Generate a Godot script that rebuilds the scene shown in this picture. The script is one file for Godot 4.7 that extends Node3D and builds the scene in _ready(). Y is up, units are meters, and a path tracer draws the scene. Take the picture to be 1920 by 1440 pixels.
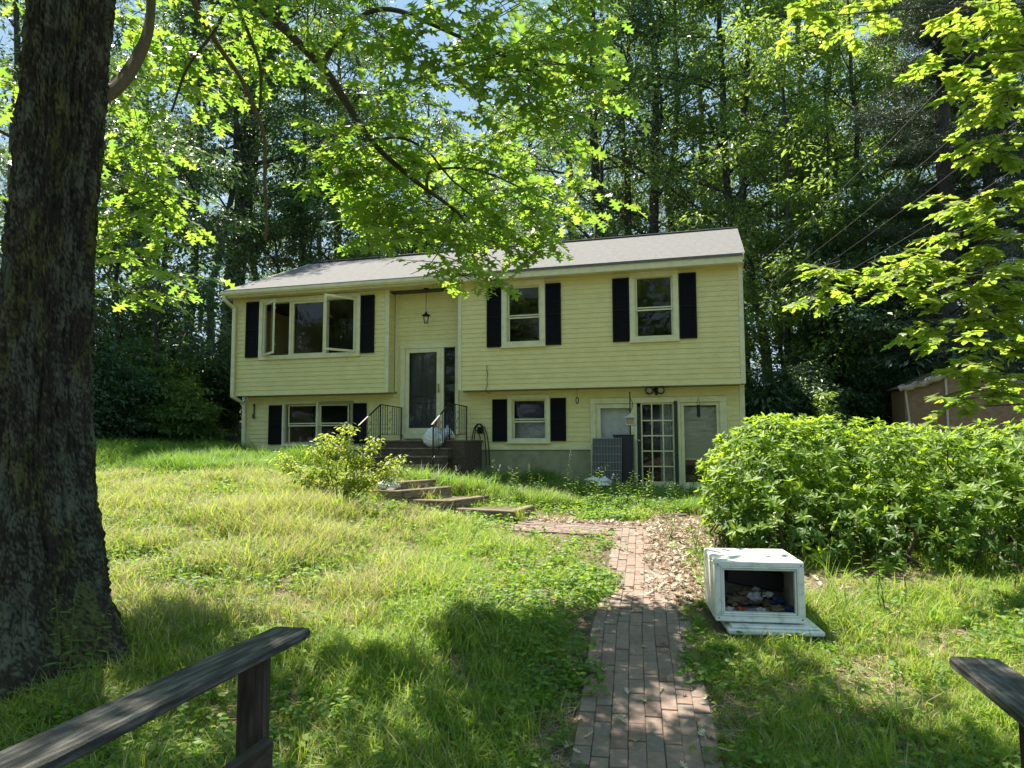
extends Node3D

const YAW := 0.28134695
const HOUSE := Vector3(-7.51067, 3.08068, -19.0452451)   # left front corner of the overhanging upper storey, at its lower edge
const LOW := -0.38                                          # the lower storey stands this far back

var M := {}
var T := {}
var rng := RandomNumberGenerator.new()
var noise := FastNoiseLite.new()
var taken := {}


# ------------------------------------------------------------------ mesh builder
class MB:
	var v := PackedVector3Array()
	var n := PackedVector3Array()
	var uv := PackedVector2Array()
	var col := PackedColorArray()
	var idx := PackedInt32Array()

	func tri(a: Vector3, b: Vector3, c: Vector3) -> void:      # counter-clockwise seen from outside
		var nn := (b - a).cross(c - a)
		nn = nn.normalized() if nn.length_squared() > 1e-16 else Vector3.UP
		var k := v.size()
		v.append(a); v.append(b); v.append(c)
		n.append(nn); n.append(nn); n.append(nn)
		idx.append(k); idx.append(k + 2); idx.append(k + 1)

	func quad(a: Vector3, b: Vector3, c: Vector3, d: Vector3) -> void:
		var nn := (c - a).cross(d - b)
		nn = nn.normalized() if nn.length_squared() > 1e-16 else Vector3.UP
		var k := v.size()
		v.append(a); v.append(b); v.append(c); v.append(d)
		for i in 4: n.append(nn)
		idx.append_array([k, k + 2, k + 1, k, k + 3, k + 2])

	func vert(p: Vector3, nn: Vector3) -> int:
		v.append(p); n.append(nn)
		return v.size() - 1

	func face(a: int, b: int, c: int) -> void:
		idx.append(a); idx.append(c); idx.append(b)

	func bx(x0: float, x1: float, y0: float, y1: float, z0: float, z1: float, bev := 0.0) -> void:
		box(Transform3D(Basis(), Vector3((x0 + x1) / 2, (y0 + y1) / 2, (z0 + z1) / 2)), Vector3(x1 - x0, y1 - y0, z1 - z0), bev)

	func box(t: Transform3D, s: Vector3, bev := 0.0) -> void:
		var h := s / 2
		bev = minf(bev, minf(h.x, minf(h.y, h.z)) * 0.8)
		var P := func(x: float, y: float, z: float) -> Vector3: return t * Vector3(x, y, z)
		var e := Vector3(h.x - bev, h.y - bev, h.z - bev)
		for sg in [-1.0, 1.0]:
			var f: float = sg
			var q := [[Vector3(f * h.x, -e.y, -e.z * f), Vector3(f * h.x, e.y, -e.z * f), Vector3(f * h.x, e.y, e.z * f), Vector3(f * h.x, -e.y, e.z * f)],
				[Vector3(-e.x * f, f * h.y, -e.z), Vector3(-e.x * f, f * h.y, e.z), Vector3(e.x * f, f * h.y, e.z), Vector3(e.x * f, f * h.y, -e.z)],
				[Vector3(-e.x * f, -e.y, f * h.z), Vector3(e.x * f, -e.y, f * h.z), Vector3(e.x * f, e.y, f * h.z), Vector3(-e.x * f, e.y, f * h.z)]]
			for w in q: quad(t * w[0], t * w[1], t * w[2], t * w[3])
		if bev <= 0.0: return
		for a in [-1.0, 1.0]:
			for b in [-1.0, 1.0]:
				out(t, Vector3(a * e.x, b * h.y, -e.z), Vector3(a * e.x, b * h.y, e.z), Vector3(a * h.x, b * e.y, e.z), Vector3(a * h.x, b * e.y, -e.z), Vector3(a, b, 0))
				out(t, Vector3(a * e.x, -e.y, b * h.z), Vector3(a * e.x, e.y, b * h.z), Vector3(a * h.x, e.y, b * e.z), Vector3(a * h.x, -e.y, b * e.z), Vector3(a, 0, b))
				out(t, Vector3(-e.x, a * e.y, b * h.z), Vector3(e.x, a * e.y, b * h.z), Vector3(e.x, a * h.y, b * e.z), Vector3(-e.x, a * h.y, b * e.z), Vector3(0, a, b))
				for c in [-1.0, 1.0]:
					var p1 := Vector3(a * h.x, b * e.y, c * e.z)
					var p2 := Vector3(a * e.x, b * h.y, c * e.z)
					var p3 := Vector3(a * e.x, b * e.y, c * h.z)
					if (p2 - p1).cross(p3 - p1).dot(Vector3(a, b, c)) > 0: tri(t * p1, t * p2, t * p3)
					else: tri(t * p1, t * p3, t * p2)

	func out(t: Transform3D, a: Vector3, b: Vector3, c: Vector3, d: Vector3, o: Vector3) -> void:
		if (c - a).cross(d - b).dot(o) > 0: quad(t * a, t * b, t * c, t * d)
		else: quad(t * d, t * c, t * b, t * a)

	func bar(a: Vector3, b: Vector3, w: float, h: float, bev := 0.0) -> void:   # a box from a to b, h upright
		var x := (b - a).normalized()
		var up := Vector3.UP if absf(x.y) < 0.95 else Vector3.BACK
		var z := x.cross(up).normalized()
		var y := z.cross(x).normalized()
		box(Transform3D(Basis(x, y, z), (a + b) / 2), Vector3(a.distance_to(b), h, w), bev)

	func tube(p: PackedVector3Array, r: PackedFloat32Array, seg := 8, caps := true) -> void:
		var k0 := v.size()
		var m := p.size()
		var t0 := (p[1] - p[0]).normalized()
		var x := t0.cross(Vector3.FORWARD if absf(t0.z) < 0.9 else Vector3.RIGHT).normalized()
		for i in m:
			var t := (p[mini(i + 1, m - 1)] - p[maxi(i - 1, 0)]).normalized()
			x = (x - t * x.dot(t)).normalized()
			var y := t.cross(x)
			for j in seg:
				var a := TAU * j / seg
				var d := x * cos(a) + y * sin(a)
				vert(p[i] + d * r[i], d)
		for i in m - 1:
			for j in seg:
				var a := k0 + i * seg + j
				var b := k0 + i * seg + (j + 1) % seg
				face(a, b, b + seg)
				face(a, b + seg, a + seg)
		if caps:
			for e in 2:
				var i := 0 if e == 0 else m - 1
				for j in range(1, seg - 1):
					var a := v[k0 + i * seg]
					var b := v[k0 + i * seg + j]
					var c := v[k0 + i * seg + j + 1]
					if e == 0: tri(a, c, b)
					else: tri(a, b, c)

	func lathe(c: Vector3, prof: Array, seg := 16) -> void:   # prof: [radius, height] from bottom to top
		var k0 := v.size()
		for i in prof.size():
			var a: Array = prof[maxi(i - 1, 0)]
			var b: Array = prof[mini(i + 1, prof.size() - 1)]
			var d := Vector2(b[1] - a[1], a[0] - b[0]).normalized()
			for j in seg:
				var w := TAU * j / seg
				vert(c + Vector3(cos(w) * prof[i][0], prof[i][1], sin(w) * prof[i][0]), Vector3(cos(w) * d.x, d.y, sin(w) * d.x))
		for i in prof.size() - 1:
			for j in seg:
				var a := k0 + i * seg + j
				var b := k0 + i * seg + (j + 1) % seg
				face(a, a + seg, b + seg)
				face(a, b + seg, b)

	func leaf(o: Array, t: Transform3D, fold := 0.25, droop := 0.15) -> void:   # o: half outline [along, across]
		if o.size() == 3:
			var a := t * Vector3.ZERO
			var e := t * lp(1.0, 0, fold, droop)
			tri(a, t * lp(o[1][0], o[1][1], fold, droop), e)
			tri(a, e, t * lp(o[1][0], -o[1][1], fold, droop))
			return
		for s in [1.0, -1.0]:
			for i in o.size() - 1:
				var a := t * lp(o[i][0], 0, fold, droop)
				var b := t * lp(o[i][0], o[i][1] * s, fold, droop)
				var c := t * lp(o[i + 1][0], o[i + 1][1] * s, fold, droop)
				var d := t * lp(o[i + 1][0], 0, fold, droop)
				if s > 0:
					tri(a, b, c)
					tri(a, c, d)
				else:
					tri(a, c, b)
					tri(a, d, c)

	func lp(x: float, w: float, fold: float, droop: float) -> Vector3:
		return Vector3(x, absf(w) * fold - droop * x * x, w)

	func blade(p: Vector3, dir: Vector3, up: float, w: float, bend: float, segs := 3) -> void:   # a grass blade bending over towards dir
		var side := Vector3(-dir.z, 0, dir.x) * w * 0.5
		var l := p - side
		var r := p + side
		for i in segs:
			var f := float(i + 1) / segs
			var c := p + dir * bend * f * f + Vector3.UP * up * f * (1.0 - 0.25 * f * bend / maxf(up, 0.01))
			var ww := 1.0 - f
			if i == segs - 1:
				tri(l, r, c)
			else:
				quad(l, r, c + side * ww, c - side * ww)
				l = c - side * ww
				r = c + side * ww

	func put(am: ArrayMesh, mat: Material) -> ArrayMesh:
		var a := []
		a.resize(Mesh.ARRAY_MAX)
		a[Mesh.ARRAY_VERTEX] = v
		a[Mesh.ARRAY_NORMAL] = n
		if uv.size() == v.size(): a[Mesh.ARRAY_TEX_UV] = uv
		if col.size() == v.size(): a[Mesh.ARRAY_COLOR] = col
		a[Mesh.ARRAY_INDEX] = idx
		am.add_surface_from_arrays(Mesh.PRIMITIVE_TRIANGLES, a)
		am.surface_set_material(am.get_surface_count() - 1, mat)
		return am

	func mesh(mat: Material) -> ArrayMesh:
		return put(ArrayMesh.new(), mat)


# ------------------------------------------------------------------ naming
func numbered(called: String) -> String:
	if not taken.has(called):
		taken[called] = 0
		return called
	taken[called] += 1
	return "%s_%03d" % [called, taken[called]]


func tag(o: Node, label: String, category: String, group := "") -> void:
	o.set_meta("label", label)
	o.set_meta("category", category)
	if group: o.set_meta("group", group)


func thing(called: String, label: String, category: String, at := Vector3.ZERO, turn := 0.0, group := "") -> Node3D:
	var o := Node3D.new()
	o.name = numbered(called)
	add_child(o)
	o.position = at
	o.rotation.y = turn
	tag(o, label, category, group)
	return o


func part(called: String, mb: MB, mat: Material, parent: Node = self) -> MeshInstance3D:
	var o := MeshInstance3D.new()
	o.name = numbered(called) if parent == self else called
	o.mesh = mb.mesh(mat)
	parent.add_child(o, true)
	return o


func piece(called: String, mesh: Mesh, t: Transform3D, parent: Node) -> MeshInstance3D:
	var o := MeshInstance3D.new()
	o.name = numbered(called) if parent == self else called
	o.mesh = mesh
	o.transform = t
	parent.add_child(o, true)
	return o


func setting(called: String, mb: MB, mat: Material) -> MeshInstance3D:
	var o := part(called, mb, mat)
	o.set_meta("kind", "structure")
	return o


func many(called: String, mesh: Mesh, where: Array, parent: Node = self) -> MultiMeshInstance3D:
	var mm := MultiMesh.new()
	mm.transform_format = MultiMesh.TRANSFORM_3D
	mm.mesh = mesh
	mm.instance_count = where.size()
	for i in where.size(): mm.set_instance_transform(i, where[i])
	var o := MultiMeshInstance3D.new()
	o.name = numbered(called) if parent == self else called
	o.multimesh = mm
	parent.add_child(o, true)
	o.set_meta("kind", "stuff")
	return o


func hw(u: float, y: float, w := 0.0) -> Vector3:     # a point on the house: along the front, above the overhang, out from the front
	return HOUSE + Vector3(cos(YAW), 0, sin(YAW)) * u + Vector3(-sin(YAW), 0, cos(YAW)) * w + Vector3(0, y, 0)


# ------------------------------------------------------------------ ground
const RISE := [[-40, -0.3], [0, -0.12], [3, -0.04], [4.2, 0.0], [6.2, 0.22], [8, 0.30], [10.5, 0.40], [12.5, 0.48], [13.2, 0.53], [15.7, 0.70], [17, 0.90], [19.5, 0.95], [26, 1.5], [40, 2.6], [120, 7.0]]


func ground(x: float, z: float) -> float:
	var f := -z
	var y: float = RISE[0][1]
	for i in RISE.size() - 1:
		if f >= RISE[i][0] and f <= RISE[i + 1][0]:
			y = lerpf(RISE[i][1], RISE[i + 1][1], (f - RISE[i][0]) / (RISE[i + 1][0] - RISE[i][0]))
	if f > 120: y = 7.0
	y += smoothstep(-0.2, -4.0, x) * smoothstep(5.5, 12.0, f) * 0.50
	y += smoothstep(6.0, 12.0, absf(x)) * 0.15
	var d := path_edge(x, z)
	y += noise.get_noise_2d(x * 9.0, z * 9.0) * 0.05 * smoothstep(0.0, 1.2, d)
	return y


const WALK := [[0.50, 2.6], [0.76, 4.2], [1.10, 6.2], [1.46, 8.0], [1.98, 10.9]]


func walk_x(f: float) -> float:
	for i in WALK.size() - 1:
		if f <= WALK[i + 1][1] or i == WALK.size() - 2:
			return lerpf(WALK[i][0], WALK[i + 1][0], (f - WALK[i][1]) / (WALK[i + 1][1] - WALK[i][1]))
	return 0.0


func path_edge(x: float, z: float) -> float:     # how far outside the brick path a point lies, below zero on it
	var f := -z
	var a := 9.0
	if f < 11.6: a = maxf(absf(x - walk_x(f)) - 0.42, 2.0 - f)
	var q := cross_walk(x, z)
	var b := maxf(maxf(-0.05 - q.x, q.x - 2.55), maxf(-q.y, q.y - 1.25))
	return minf(a, b)


func cross_walk(x: float, z: float) -> Vector2:   # along and across the stretch that runs beside the house
	var d := Vector2(x - 0.25, z + 12.35)
	return Vector2(d.x * cos(YAW) + d.y * sin(YAW), -d.x * sin(YAW) + d.y * cos(YAW))


func in_house(x: float, z: float, grow := 0.0) -> bool:
	var d := Vector3(x - HOUSE.x, 0, z - HOUSE.z)
	var u := d.x * cos(YAW) + d.z * sin(YAW)
	var w := -d.x * sin(YAW) + d.z * cos(YAW)
	return u > 0.1 - grow and u < 13.1 + grow and w < LOW + grow and w > -8.0 - grow


func house_uv(x: float, z: float) -> Vector2:
	var d := Vector3(x - HOUSE.x, 0, z - HOUSE.z)
	return Vector2(d.x * cos(YAW) + d.z * sin(YAW), -d.x * sin(YAW) + d.z * cos(YAW))


# ------------------------------------------------------------------ materials
func grain(seed_: int, freq: float, w: int, h: int, to: int, kind := FastNoiseLite.TYPE_SIMPLEX_SMOOTH, octaves := 4) -> Image:
	var f := FastNoiseLite.new()
	f.seed = seed_
	f.noise_type = kind
	f.frequency = freq
	f.fractal_octaves = octaves
	var im := f.get_seamless_image(w, h)
	if w != to or h != to: im.resize(to, to, Image.INTERPOLATE_CUBIC)
	im.convert(Image.FORMAT_L8)
	return im


func mixed(a: Image, b: Image, share: float) -> Image:
	var x := a.get_data()
	var y := b.get_data()
	for i in x.size(): x[i] = int(x[i] * (1.0 - share) + y[i] * share)
	return Image.create_from_data(a.get_width(), a.get_height(), false, Image.FORMAT_L8, x)


func colored(im: Image, stops: Array) -> ImageTexture:       # stops: [at, linear colour]
	var lut := []
	for i in 256:
		var f := i / 255.0
		var c: Color = stops[0][1]
		for k in stops.size() - 1:
			if f >= stops[k][0] and f <= stops[k + 1][0]: c = (stops[k][1] as Color).lerp(stops[k + 1][1], (f - stops[k][0]) / (stops[k + 1][0] - stops[k][0]))
		if f > stops[-1][0]: c = stops[-1][1]
		lut.append(c.linear_to_srgb())
	var d := im.get_data()
	var o := PackedByteArray()
	o.resize(d.size() * 3)
	for i in d.size():
		var c: Color = lut[d[i]]
		o[i * 3] = c.r8
		o[i * 3 + 1] = c.g8
		o[i * 3 + 2] = c.b8
	return ImageTexture.create_from_image(Image.create_from_data(im.get_width(), im.get_height(), false, Image.FORMAT_RGB8, o))


func plain(c: Color, rough := 0.7, metal := 0.0) -> StandardMaterial3D:
	var m := StandardMaterial3D.new()
	m.albedo_color = c.linear_to_srgb()
	m.roughness = rough
	m.metallic = metal
	return m


func surfaced(t: Texture2D, scale: float, rough := 0.8, bump: Texture2D = null, depth := 0.0, world := true) -> StandardMaterial3D:
	var m := StandardMaterial3D.new()
	m.albedo_texture = t
	m.roughness = rough
	m.uv1_triplanar = true
	m.uv1_world_triplanar = world
	m.uv1_scale = Vector3.ONE * scale
	if bump:
		m.heightmap_enabled = true
		m.heightmap_texture = bump
		m.heightmap_scale = depth
	return m


func leafy(c: Color, through: Color, rough := 0.5) -> StandardMaterial3D:
	var m := plain(c, rough)
	m.backlight_enabled = true
	m.backlight = through.linear_to_srgb()
	m.metallic_specular = 0.4
	return m


func C(r: float, g: float, b: float) -> Color:
	return Color(r, g, b)


func materials() -> void:
	var fine := grain(1, 0.06, 512, 512, 512)
	var soft := grain(2, 0.012, 512, 512, 512)
	var speck := grain(3, 0.3, 512, 512, 512)
	var streak := grain(4, 0.05, 64, 512, 512)
	var streak2 := grain(5, 0.02, 48, 512, 512)
	var fine_t := ImageTexture.create_from_image(fine)
	var speck_t := ImageTexture.create_from_image(speck)
	var wood := mixed(streak, speck, 0.25)
	var wood_t := ImageTexture.create_from_image(wood)
	var worn := mixed(soft, streak2, 0.3)
	M.siding = surfaced(colored(mixed(soft, fine, 0.4), [[0.2, C(.60, .54, .22)], [0.5, C(.66, .60, .26)], [0.8, C(.70, .645, .30)]]), 0.45, 0.5)
	M.trim = surfaced(colored(mixed(soft, speck, 0.3), [[0.2, C(.56, .53, .31)], [0.5, C(.66, .635, .38)], [0.8, C(.70, .68, .43)]]), 0.6, 0.5)
	M.soffit = surfaced(colored(mixed(soft, fine, 0.4), [[0.2, C(.50, .45, .26)], [0.7, C(.62, .57, .34)]]), 0.5, 0.6)
	M.sheathing = plain(C(.30, .27, .18), 0.9)
	M.shutter = plain(C(.006, .0065, .008), 0.7)
	M.shutter.metallic_specular = 0.25
	M.roof = surfaced(colored(mixed(mixed(speck, fine, 0.35), soft, 0.3), [[0.25, C(.085, .0845, .083)], [0.5, C(.13, .1295, .128)], [0.75, C(.185, .184, .182)]]), 0.8, 0.95, speck_t, 0.5)
	M.ridge = plain(C(.035, .034, .034), 0.95)
	M.concrete = surfaced(colored(mixed(soft, speck, 0.35), [[0.2, C(.20, .20, .11)], [0.5, C(.28, .275, .16)], [0.8, C(.33, .325, .20)]]), 0.5, 0.9, fine_t, 0.4)
	M.deck = surfaced(colored(wood, [[0.2, C(.045, .032, .022)], [0.5, C(.085, .060, .042)], [0.8, C(.13, .10, .075)]]), 1.2, 0.85, wood_t, 0.3, false)
	M.timber = surfaced(colored(wood, [[0.2, C(.09, .065, .045)], [0.5, C(.17, .13, .09)], [0.8, C(.27, .22, .17)]]), 1.0, 0.9, wood_t, 0.5, false)
	M.old_wood = surfaced(colored(wood, [[0.15, C(.012, .012, .011)], [0.45, C(.05, .049, .045)], [0.65, C(.105, .10, .093)], [0.85, C(.19, .185, .17)]]), 1.1, 0.9, wood_t, 0.9, false)
	M.post_wood = surfaced(colored(wood, [[0.15, C(.012, .009, .006)], [0.5, C(.045, .034, .024)], [0.85, C(.10, .08, .058)]]), 1.1, 0.9, wood_t, 0.7, false)
	M.iron = plain(C(.012, .012, .013), 0.5, 0.3)
	M.black = plain(C(.010, .010, .011), 0.6)
	M.dark_green = plain(C(.018, .028, .022), 0.6)
	M.metal = plain(C(.45, .45, .45), 0.35, 0.9)
	M.brass = plain(C(.35, .27, .12), 0.4, 0.8)
	var g := StandardMaterial3D.new()
	g.transparency = BaseMaterial3D.TRANSPARENCY_ALPHA
	g.albedo_color = Color(0.12, 0.13, 0.12, 0.03)
	g.roughness = 0.02
	M.glass = g
	M.inside = plain(C(.07, .062, .05), 0.9)
	M.shade = surfaced(colored(mixed(soft, speck, 0.3), [[0.2, C(.38, .38, .40)], [0.8, C(.52, .52, .54)]]), 0.8, 0.8)
	M.blind = plain(C(.40, .38, .24), 0.6)
	M.curtain = plain(C(.30, .32, .27), 0.9)
	M.white_paint = surfaced(colored(mixed(soft, speck, 0.25), [[0.15, C(.42, .45, .40)], [0.4, C(.74, .76, .74)], [0.8, C(.80, .81, .80)]]), 1.4, 0.4)
	M.liner = surfaced(colored(mixed(soft, speck, 0.4), [[0.2, C(.30, .30, .27)], [0.7, C(.55, .55, .52)]]), 1.2, 0.6)
	var bag := plain(C(.72, .75, .74), 0.35)
	bag.backlight_enabled = true
	bag.backlight = Color(.55, .55, .55)
	M.bag = bag
	M.red = plain(C(.45, .03, .03), 0.5)
	M.orange = plain(C(.45, .08, .03), 0.6)
	M.blue = plain(C(.02, .035, .11), 0.6)
	M.card = plain(C(.13, .095, .06), 0.9)
	M.paper = plain(C(.42, .41, .38), 0.8)
	M.canvas = surfaced(colored(mixed(soft, fine, 0.4), [[0.2, C(.22, .14, .085)], [0.8, C(.36, .25, .16)]]), 1.0, 0.95)
	M.canvas.backlight_enabled = true
	M.canvas.backlight = Color(0.5, 0.42, 0.34)
	M.canvas_top = surfaced(colored(mixed(soft, fine, 0.4), [[0.2, C(.36, .32, .26)], [0.8, C(.55, .51, .44)]]), 1.5, 0.9)
	M.pole = plain(C(.5, .45, .38), 0.6)
	M.cable = plain(C(.035, .034, .033), 0.7)
	M.soil = surfaced(colored(mixed(mixed(speck, fine, 0.5), soft, 0.35), [[0.2, C(.045, .034, .022)], [0.45, C(.11, .085, .052)], [0.6, C(.16, .14, .075)], [0.8, C(.25, .20, .13)]]), 0.7, 0.97, speck_t, 2.0)
	M.sand = plain(C(.11, .088, .062), 0.95)
	var bricks := []
	var tones := [C(.25, .185, .150), C(.27, .19, .15), C(.225, .172, .142), C(.285, .208, .166), C(.225, .155, .122), C(.24, .188, .158)]
	for k in tones.size():
		var c: Color = tones[k]
		bricks.append(surfaced(colored(mixed(speck, soft, 0.5), [[0.2, c * 0.72], [0.5, c], [0.75, c.lerp(C(.34, .29, .25), 0.35)]]), 2.0 + 0.37 * k, 0.92, speck_t, 0.4))
	M.bricks = bricks
	var bark_t := ImageTexture.create_from_image(mixed(grain(19, 0.09, 512, 128, 512), speck, 0.4))
	var bk := StandardMaterial3D.new()
	bk.vertex_color_use_as_albedo = true
	bk.roughness = 0.95
	bk.heightmap_enabled = true
	bk.heightmap_texture = bark_t
	bk.heightmap_scale = 3.5
	bk.uv1_triplanar = true
	bk.uv1_world_triplanar = true
	bk.uv1_scale = Vector3.ONE * 1.7
	M.bark_big = bk
	var rough_bark := grain(9, 0.05, 512, 96, 512)
	var rough_t := ImageTexture.create_from_image(rough_bark)
	M.bark = surfaced(colored(mixed(rough_bark, speck, 0.3), [[0.2, C(.022, .020, .017)], [0.5, C(.055, .050, .043)], [0.8, C(.11, .105, .092)]]), 0.9, 0.95, rough_t, 2.5)
	M.twig = surfaced(colored(mixed(rough_bark, speck, 0.3), [[0.2, C(.03, .026, .02)], [0.5, C(.075, .064, .05)], [0.8, C(.14, .12, .10)]]), 3.0, 0.95, rough_t, 0.6)
	M.vine = surfaced(colored(mixed(rough_bark, speck, 0.3), [[0.2, C(.07, .05, .035)], [0.8, C(.22, .16, .11)]]), 3.0, 0.95, rough_t, 0.8)
	M.oak = [leafy(C(.074, .135, .028), C(.33, .52, .055)), leafy(C(.060, .120, .026), C(.26, .46, .050)), leafy(C(.092, .148, .030), C(.40, .57, .060))]
	M.maple = [leafy(C(.100, .150, .026), C(.44, .60, .065)), leafy(C(.085, .138, .024), C(.36, .54, .055)), leafy(C(.115, .155, .028), C(.50, .62, .070))]
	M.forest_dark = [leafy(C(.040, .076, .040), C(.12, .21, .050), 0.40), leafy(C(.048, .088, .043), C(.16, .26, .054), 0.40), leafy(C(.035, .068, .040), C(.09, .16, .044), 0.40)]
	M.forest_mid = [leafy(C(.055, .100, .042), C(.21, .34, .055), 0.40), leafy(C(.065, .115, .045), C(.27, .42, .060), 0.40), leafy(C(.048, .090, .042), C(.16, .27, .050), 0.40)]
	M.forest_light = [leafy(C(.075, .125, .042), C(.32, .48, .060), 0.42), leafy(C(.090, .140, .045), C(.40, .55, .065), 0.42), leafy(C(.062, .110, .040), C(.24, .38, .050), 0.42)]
	M.needle = [leafy(C(.030, .050, .026), C(.02, .035, .010)), leafy(C(.040, .060, .030), C(.03, .045, .012))]
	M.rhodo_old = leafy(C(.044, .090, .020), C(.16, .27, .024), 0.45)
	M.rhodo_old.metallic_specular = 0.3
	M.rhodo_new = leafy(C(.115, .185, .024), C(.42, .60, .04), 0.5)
	M.grass = [leafy(C(.120, .200, .024), C(.34, .52, .035), 0.6), leafy(C(.170, .225, .036), C(.42, .54, .055), 0.6), leafy(C(.075, .145, .024), C(.22, .38, .035), 0.6)]
	M.straw = leafy(C(.36, .32, .17), C(.30, .26, .12), 0.8)
	M.weed = [leafy(C(.056, .118, .022), C(.20, .36, .026), 0.55), leafy(C(.095, .165, .026), C(.32, .50, .034), 0.55)]
	M.weed_stem = plain(C(.09, .11, .035), 0.8)
	M.tip = leafy(C(.150, .185, .030), C(.58, .66, .075), 0.5)
	M.petal = plain(C(.60, .58, .50), 0.8)
	M.dry_leaf = [leafy(C(.36, .295, .22), C(.10, .075, .04), 0.85), leafy(C(.48, .42, .335), C(.12, .09, .05), 0.85), leafy(C(.24, .175, .115), C(.06, .04, .02), 0.85)]


# ------------------------------------------------------------------ house
var board_mesh: ArrayMesh


func walls(mb: MB, u0: float, u1: float, y0: float, y1: float, front: float, thick: float, holes: Array) -> void:   # holes: [u0, u1, y0, y1]
	var cuts := [u0, u1]
	for h in holes:
		for k in 2:
			if h[k] > u0 and h[k] < u1: cuts.append(h[k])
	cuts.sort()
	for i in cuts.size() - 1:
		if cuts[i + 1] - cuts[i] < 1e-4: continue
		var mid: float = (cuts[i] + cuts[i + 1]) / 2
		var spans := [[y0, y1]]
		for h in holes:
			if mid < h[0] or mid > h[1]: continue
			var kept := []
			for s in spans:
				if h[3] <= s[0] or h[2] >= s[1]: kept.append(s)
				else:
					if h[2] > s[0]: kept.append([s[0], h[2]])
					if h[3] < s[1]: kept.append([h[3], s[1]])
			spans = kept
		for s in spans: mb.bx(cuts[i], cuts[i + 1], s[0], s[1], front - thick, front)


func siding(parent: Node3D, u0: float, u1: float, y0: float, y1: float, front: float, holes: Array) -> void:
	var step := 0.1145
	var y := y0
	while y < y1 - 0.01:
		var top := minf(y + step, y1)
		var pieces := [[u0, u1, y, top]]
		for h in holes:
			var kept := []
			for p in pieces:
				if h[1] <= p[0] or h[0] >= p[1] or h[3] <= p[2] or h[2] >= p[3]:
					kept.append(p)
					continue
				if h[0] > p[0]: kept.append([p[0], h[0], p[2], p[3]])
				if h[1] < p[1]: kept.append([h[1], p[1], p[2], p[3]])
				var a := maxf(p[0], h[0])
				var b := minf(p[1], h[1])
				if h[2] > p[2] + 0.015: kept.append([a, b, p[2], h[2]])
				if h[3] < p[3] - 0.015: kept.append([a, b, h[3], p[3]])
			pieces = kept
		for p in pieces:
			if p[1] - p[0] < 0.02: continue
			var b := Basis.from_scale(Vector3(p[1] - p[0], (p[3] - p[2]) / step, 1))
			piece("siding_board", board_mesh, Transform3D(b, Vector3(p[0], p[2], front)), parent)
		y = top


func shutter(parent: Node3D, u0: float, u1: float, y0: float, y1: float, at: float) -> void:
	var mb := MB.new()
	var w := u1 - u0
	var h := y1 - y0
	mb.bx(0, w, 0, h, 0.0, 0.012)
	for s in [[0.0, 0.045], [w - 0.045, w]]: mb.bx(s[0], s[1], 0, h, 0.012, 0.034, 0.003)
	for s in [[0.0, 0.06], [h * 0.5 - 0.03, h * 0.5 + 0.03], [h - 0.05, h]]: mb.bx(0.045, w - 0.045, s[0], s[1], 0.012, 0.032)
	var y := 0.07
	while y < h - 0.08:
		mb.quad(Vector3(0.045, y, 0.026), Vector3(w - 0.045, y, 0.026), Vector3(w - 0.045, y + 0.036, 0.013), Vector3(0.045, y + 0.036, 0.013))
		mb.quad(Vector3(0.045, y, 0.013), Vector3(w - 0.045, y, 0.013), Vector3(w - 0.045, y, 0.026), Vector3(0.045, y, 0.026))
		y += 0.04
	var o := part("shutter", mb, M.shutter, parent)
	o.position = Vector3(u0, y0, at + 0.004)


func ring(mb: MB, u0: float, u1: float, y0: float, y1: float, w: float, z0: float, z1: float, bev := 0.004, bottom := -1.0) -> void:   # four boards round an opening
	var b := w if bottom < 0 else bottom
	mb.bx(u0, u1, y1 - w, y1, z0, z1, bev)
	mb.bx(u0, u1, y0, y0 + b, z0, z1, bev)
	mb.bx(u0, u0 + w, y0 + b, y1 - w, z0, z1 - 0.002, bev)
	mb.bx(u1 - w, u1, y0 + b, y1 - w, z0, z1 - 0.002, bev)


func pane(parent: Node3D, u0: float, u1: float, y0: float, y1: float, z: float) -> MeshInstance3D:
	var mb := MB.new()
	mb.quad(Vector3(u0, y0, z), Vector3(u1, y0, z), Vector3(u1, y1, z), Vector3(u0, y1, z))
	return part("pane", mb, M.glass, parent)


func hung_window(house: Node3D, c: Array, g: Array, at: float, split := true) -> void:   # c: casing, g: glass, each [u0, u1, y0, y1]
	var w := Node3D.new()
	w.name = "window"
	house.add_child(w, true)
	var mb := MB.new()
	var k: float = minf(g[0] - c[0], c[1] - g[1]) - 0.045
	ring(mb, c[0], c[1], c[2], c[3], k, at - 0.02, at + 0.032)
	mb.bx(c[0] - 0.02, c[1] + 0.02, c[2] - 0.025, c[2] + 0.012, at - 0.01, at + 0.055, 0.004)
	ring(mb, c[0] + k, c[1] - k, c[2] + k * 0.5, c[3] - k, 0.012, at - 0.14, at + 0.004, 0.0)
	part("frame", mb, M.trim, w)
	var mid: float = (g[2] + g[3]) / 2
	for s in ([[mid - 0.018, g[3], 0.0], [g[2], mid + 0.018, -0.035]] if split else [[g[2], g[3], 0.0]]):
		var zz: float = at - 0.055 + s[2]
		var sb := MB.new()
		ring(sb, g[0] - 0.032, g[1] + 0.032, s[0] - 0.03, s[1] + 0.03, 0.034, zz - 0.015, zz + 0.015, 0.003)
		part("sash", sb, M.trim, w)
		pane(w, g[0] - 0.01, g[1] + 0.01, s[0] - 0.01, s[1] + 0.01, zz)


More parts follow.
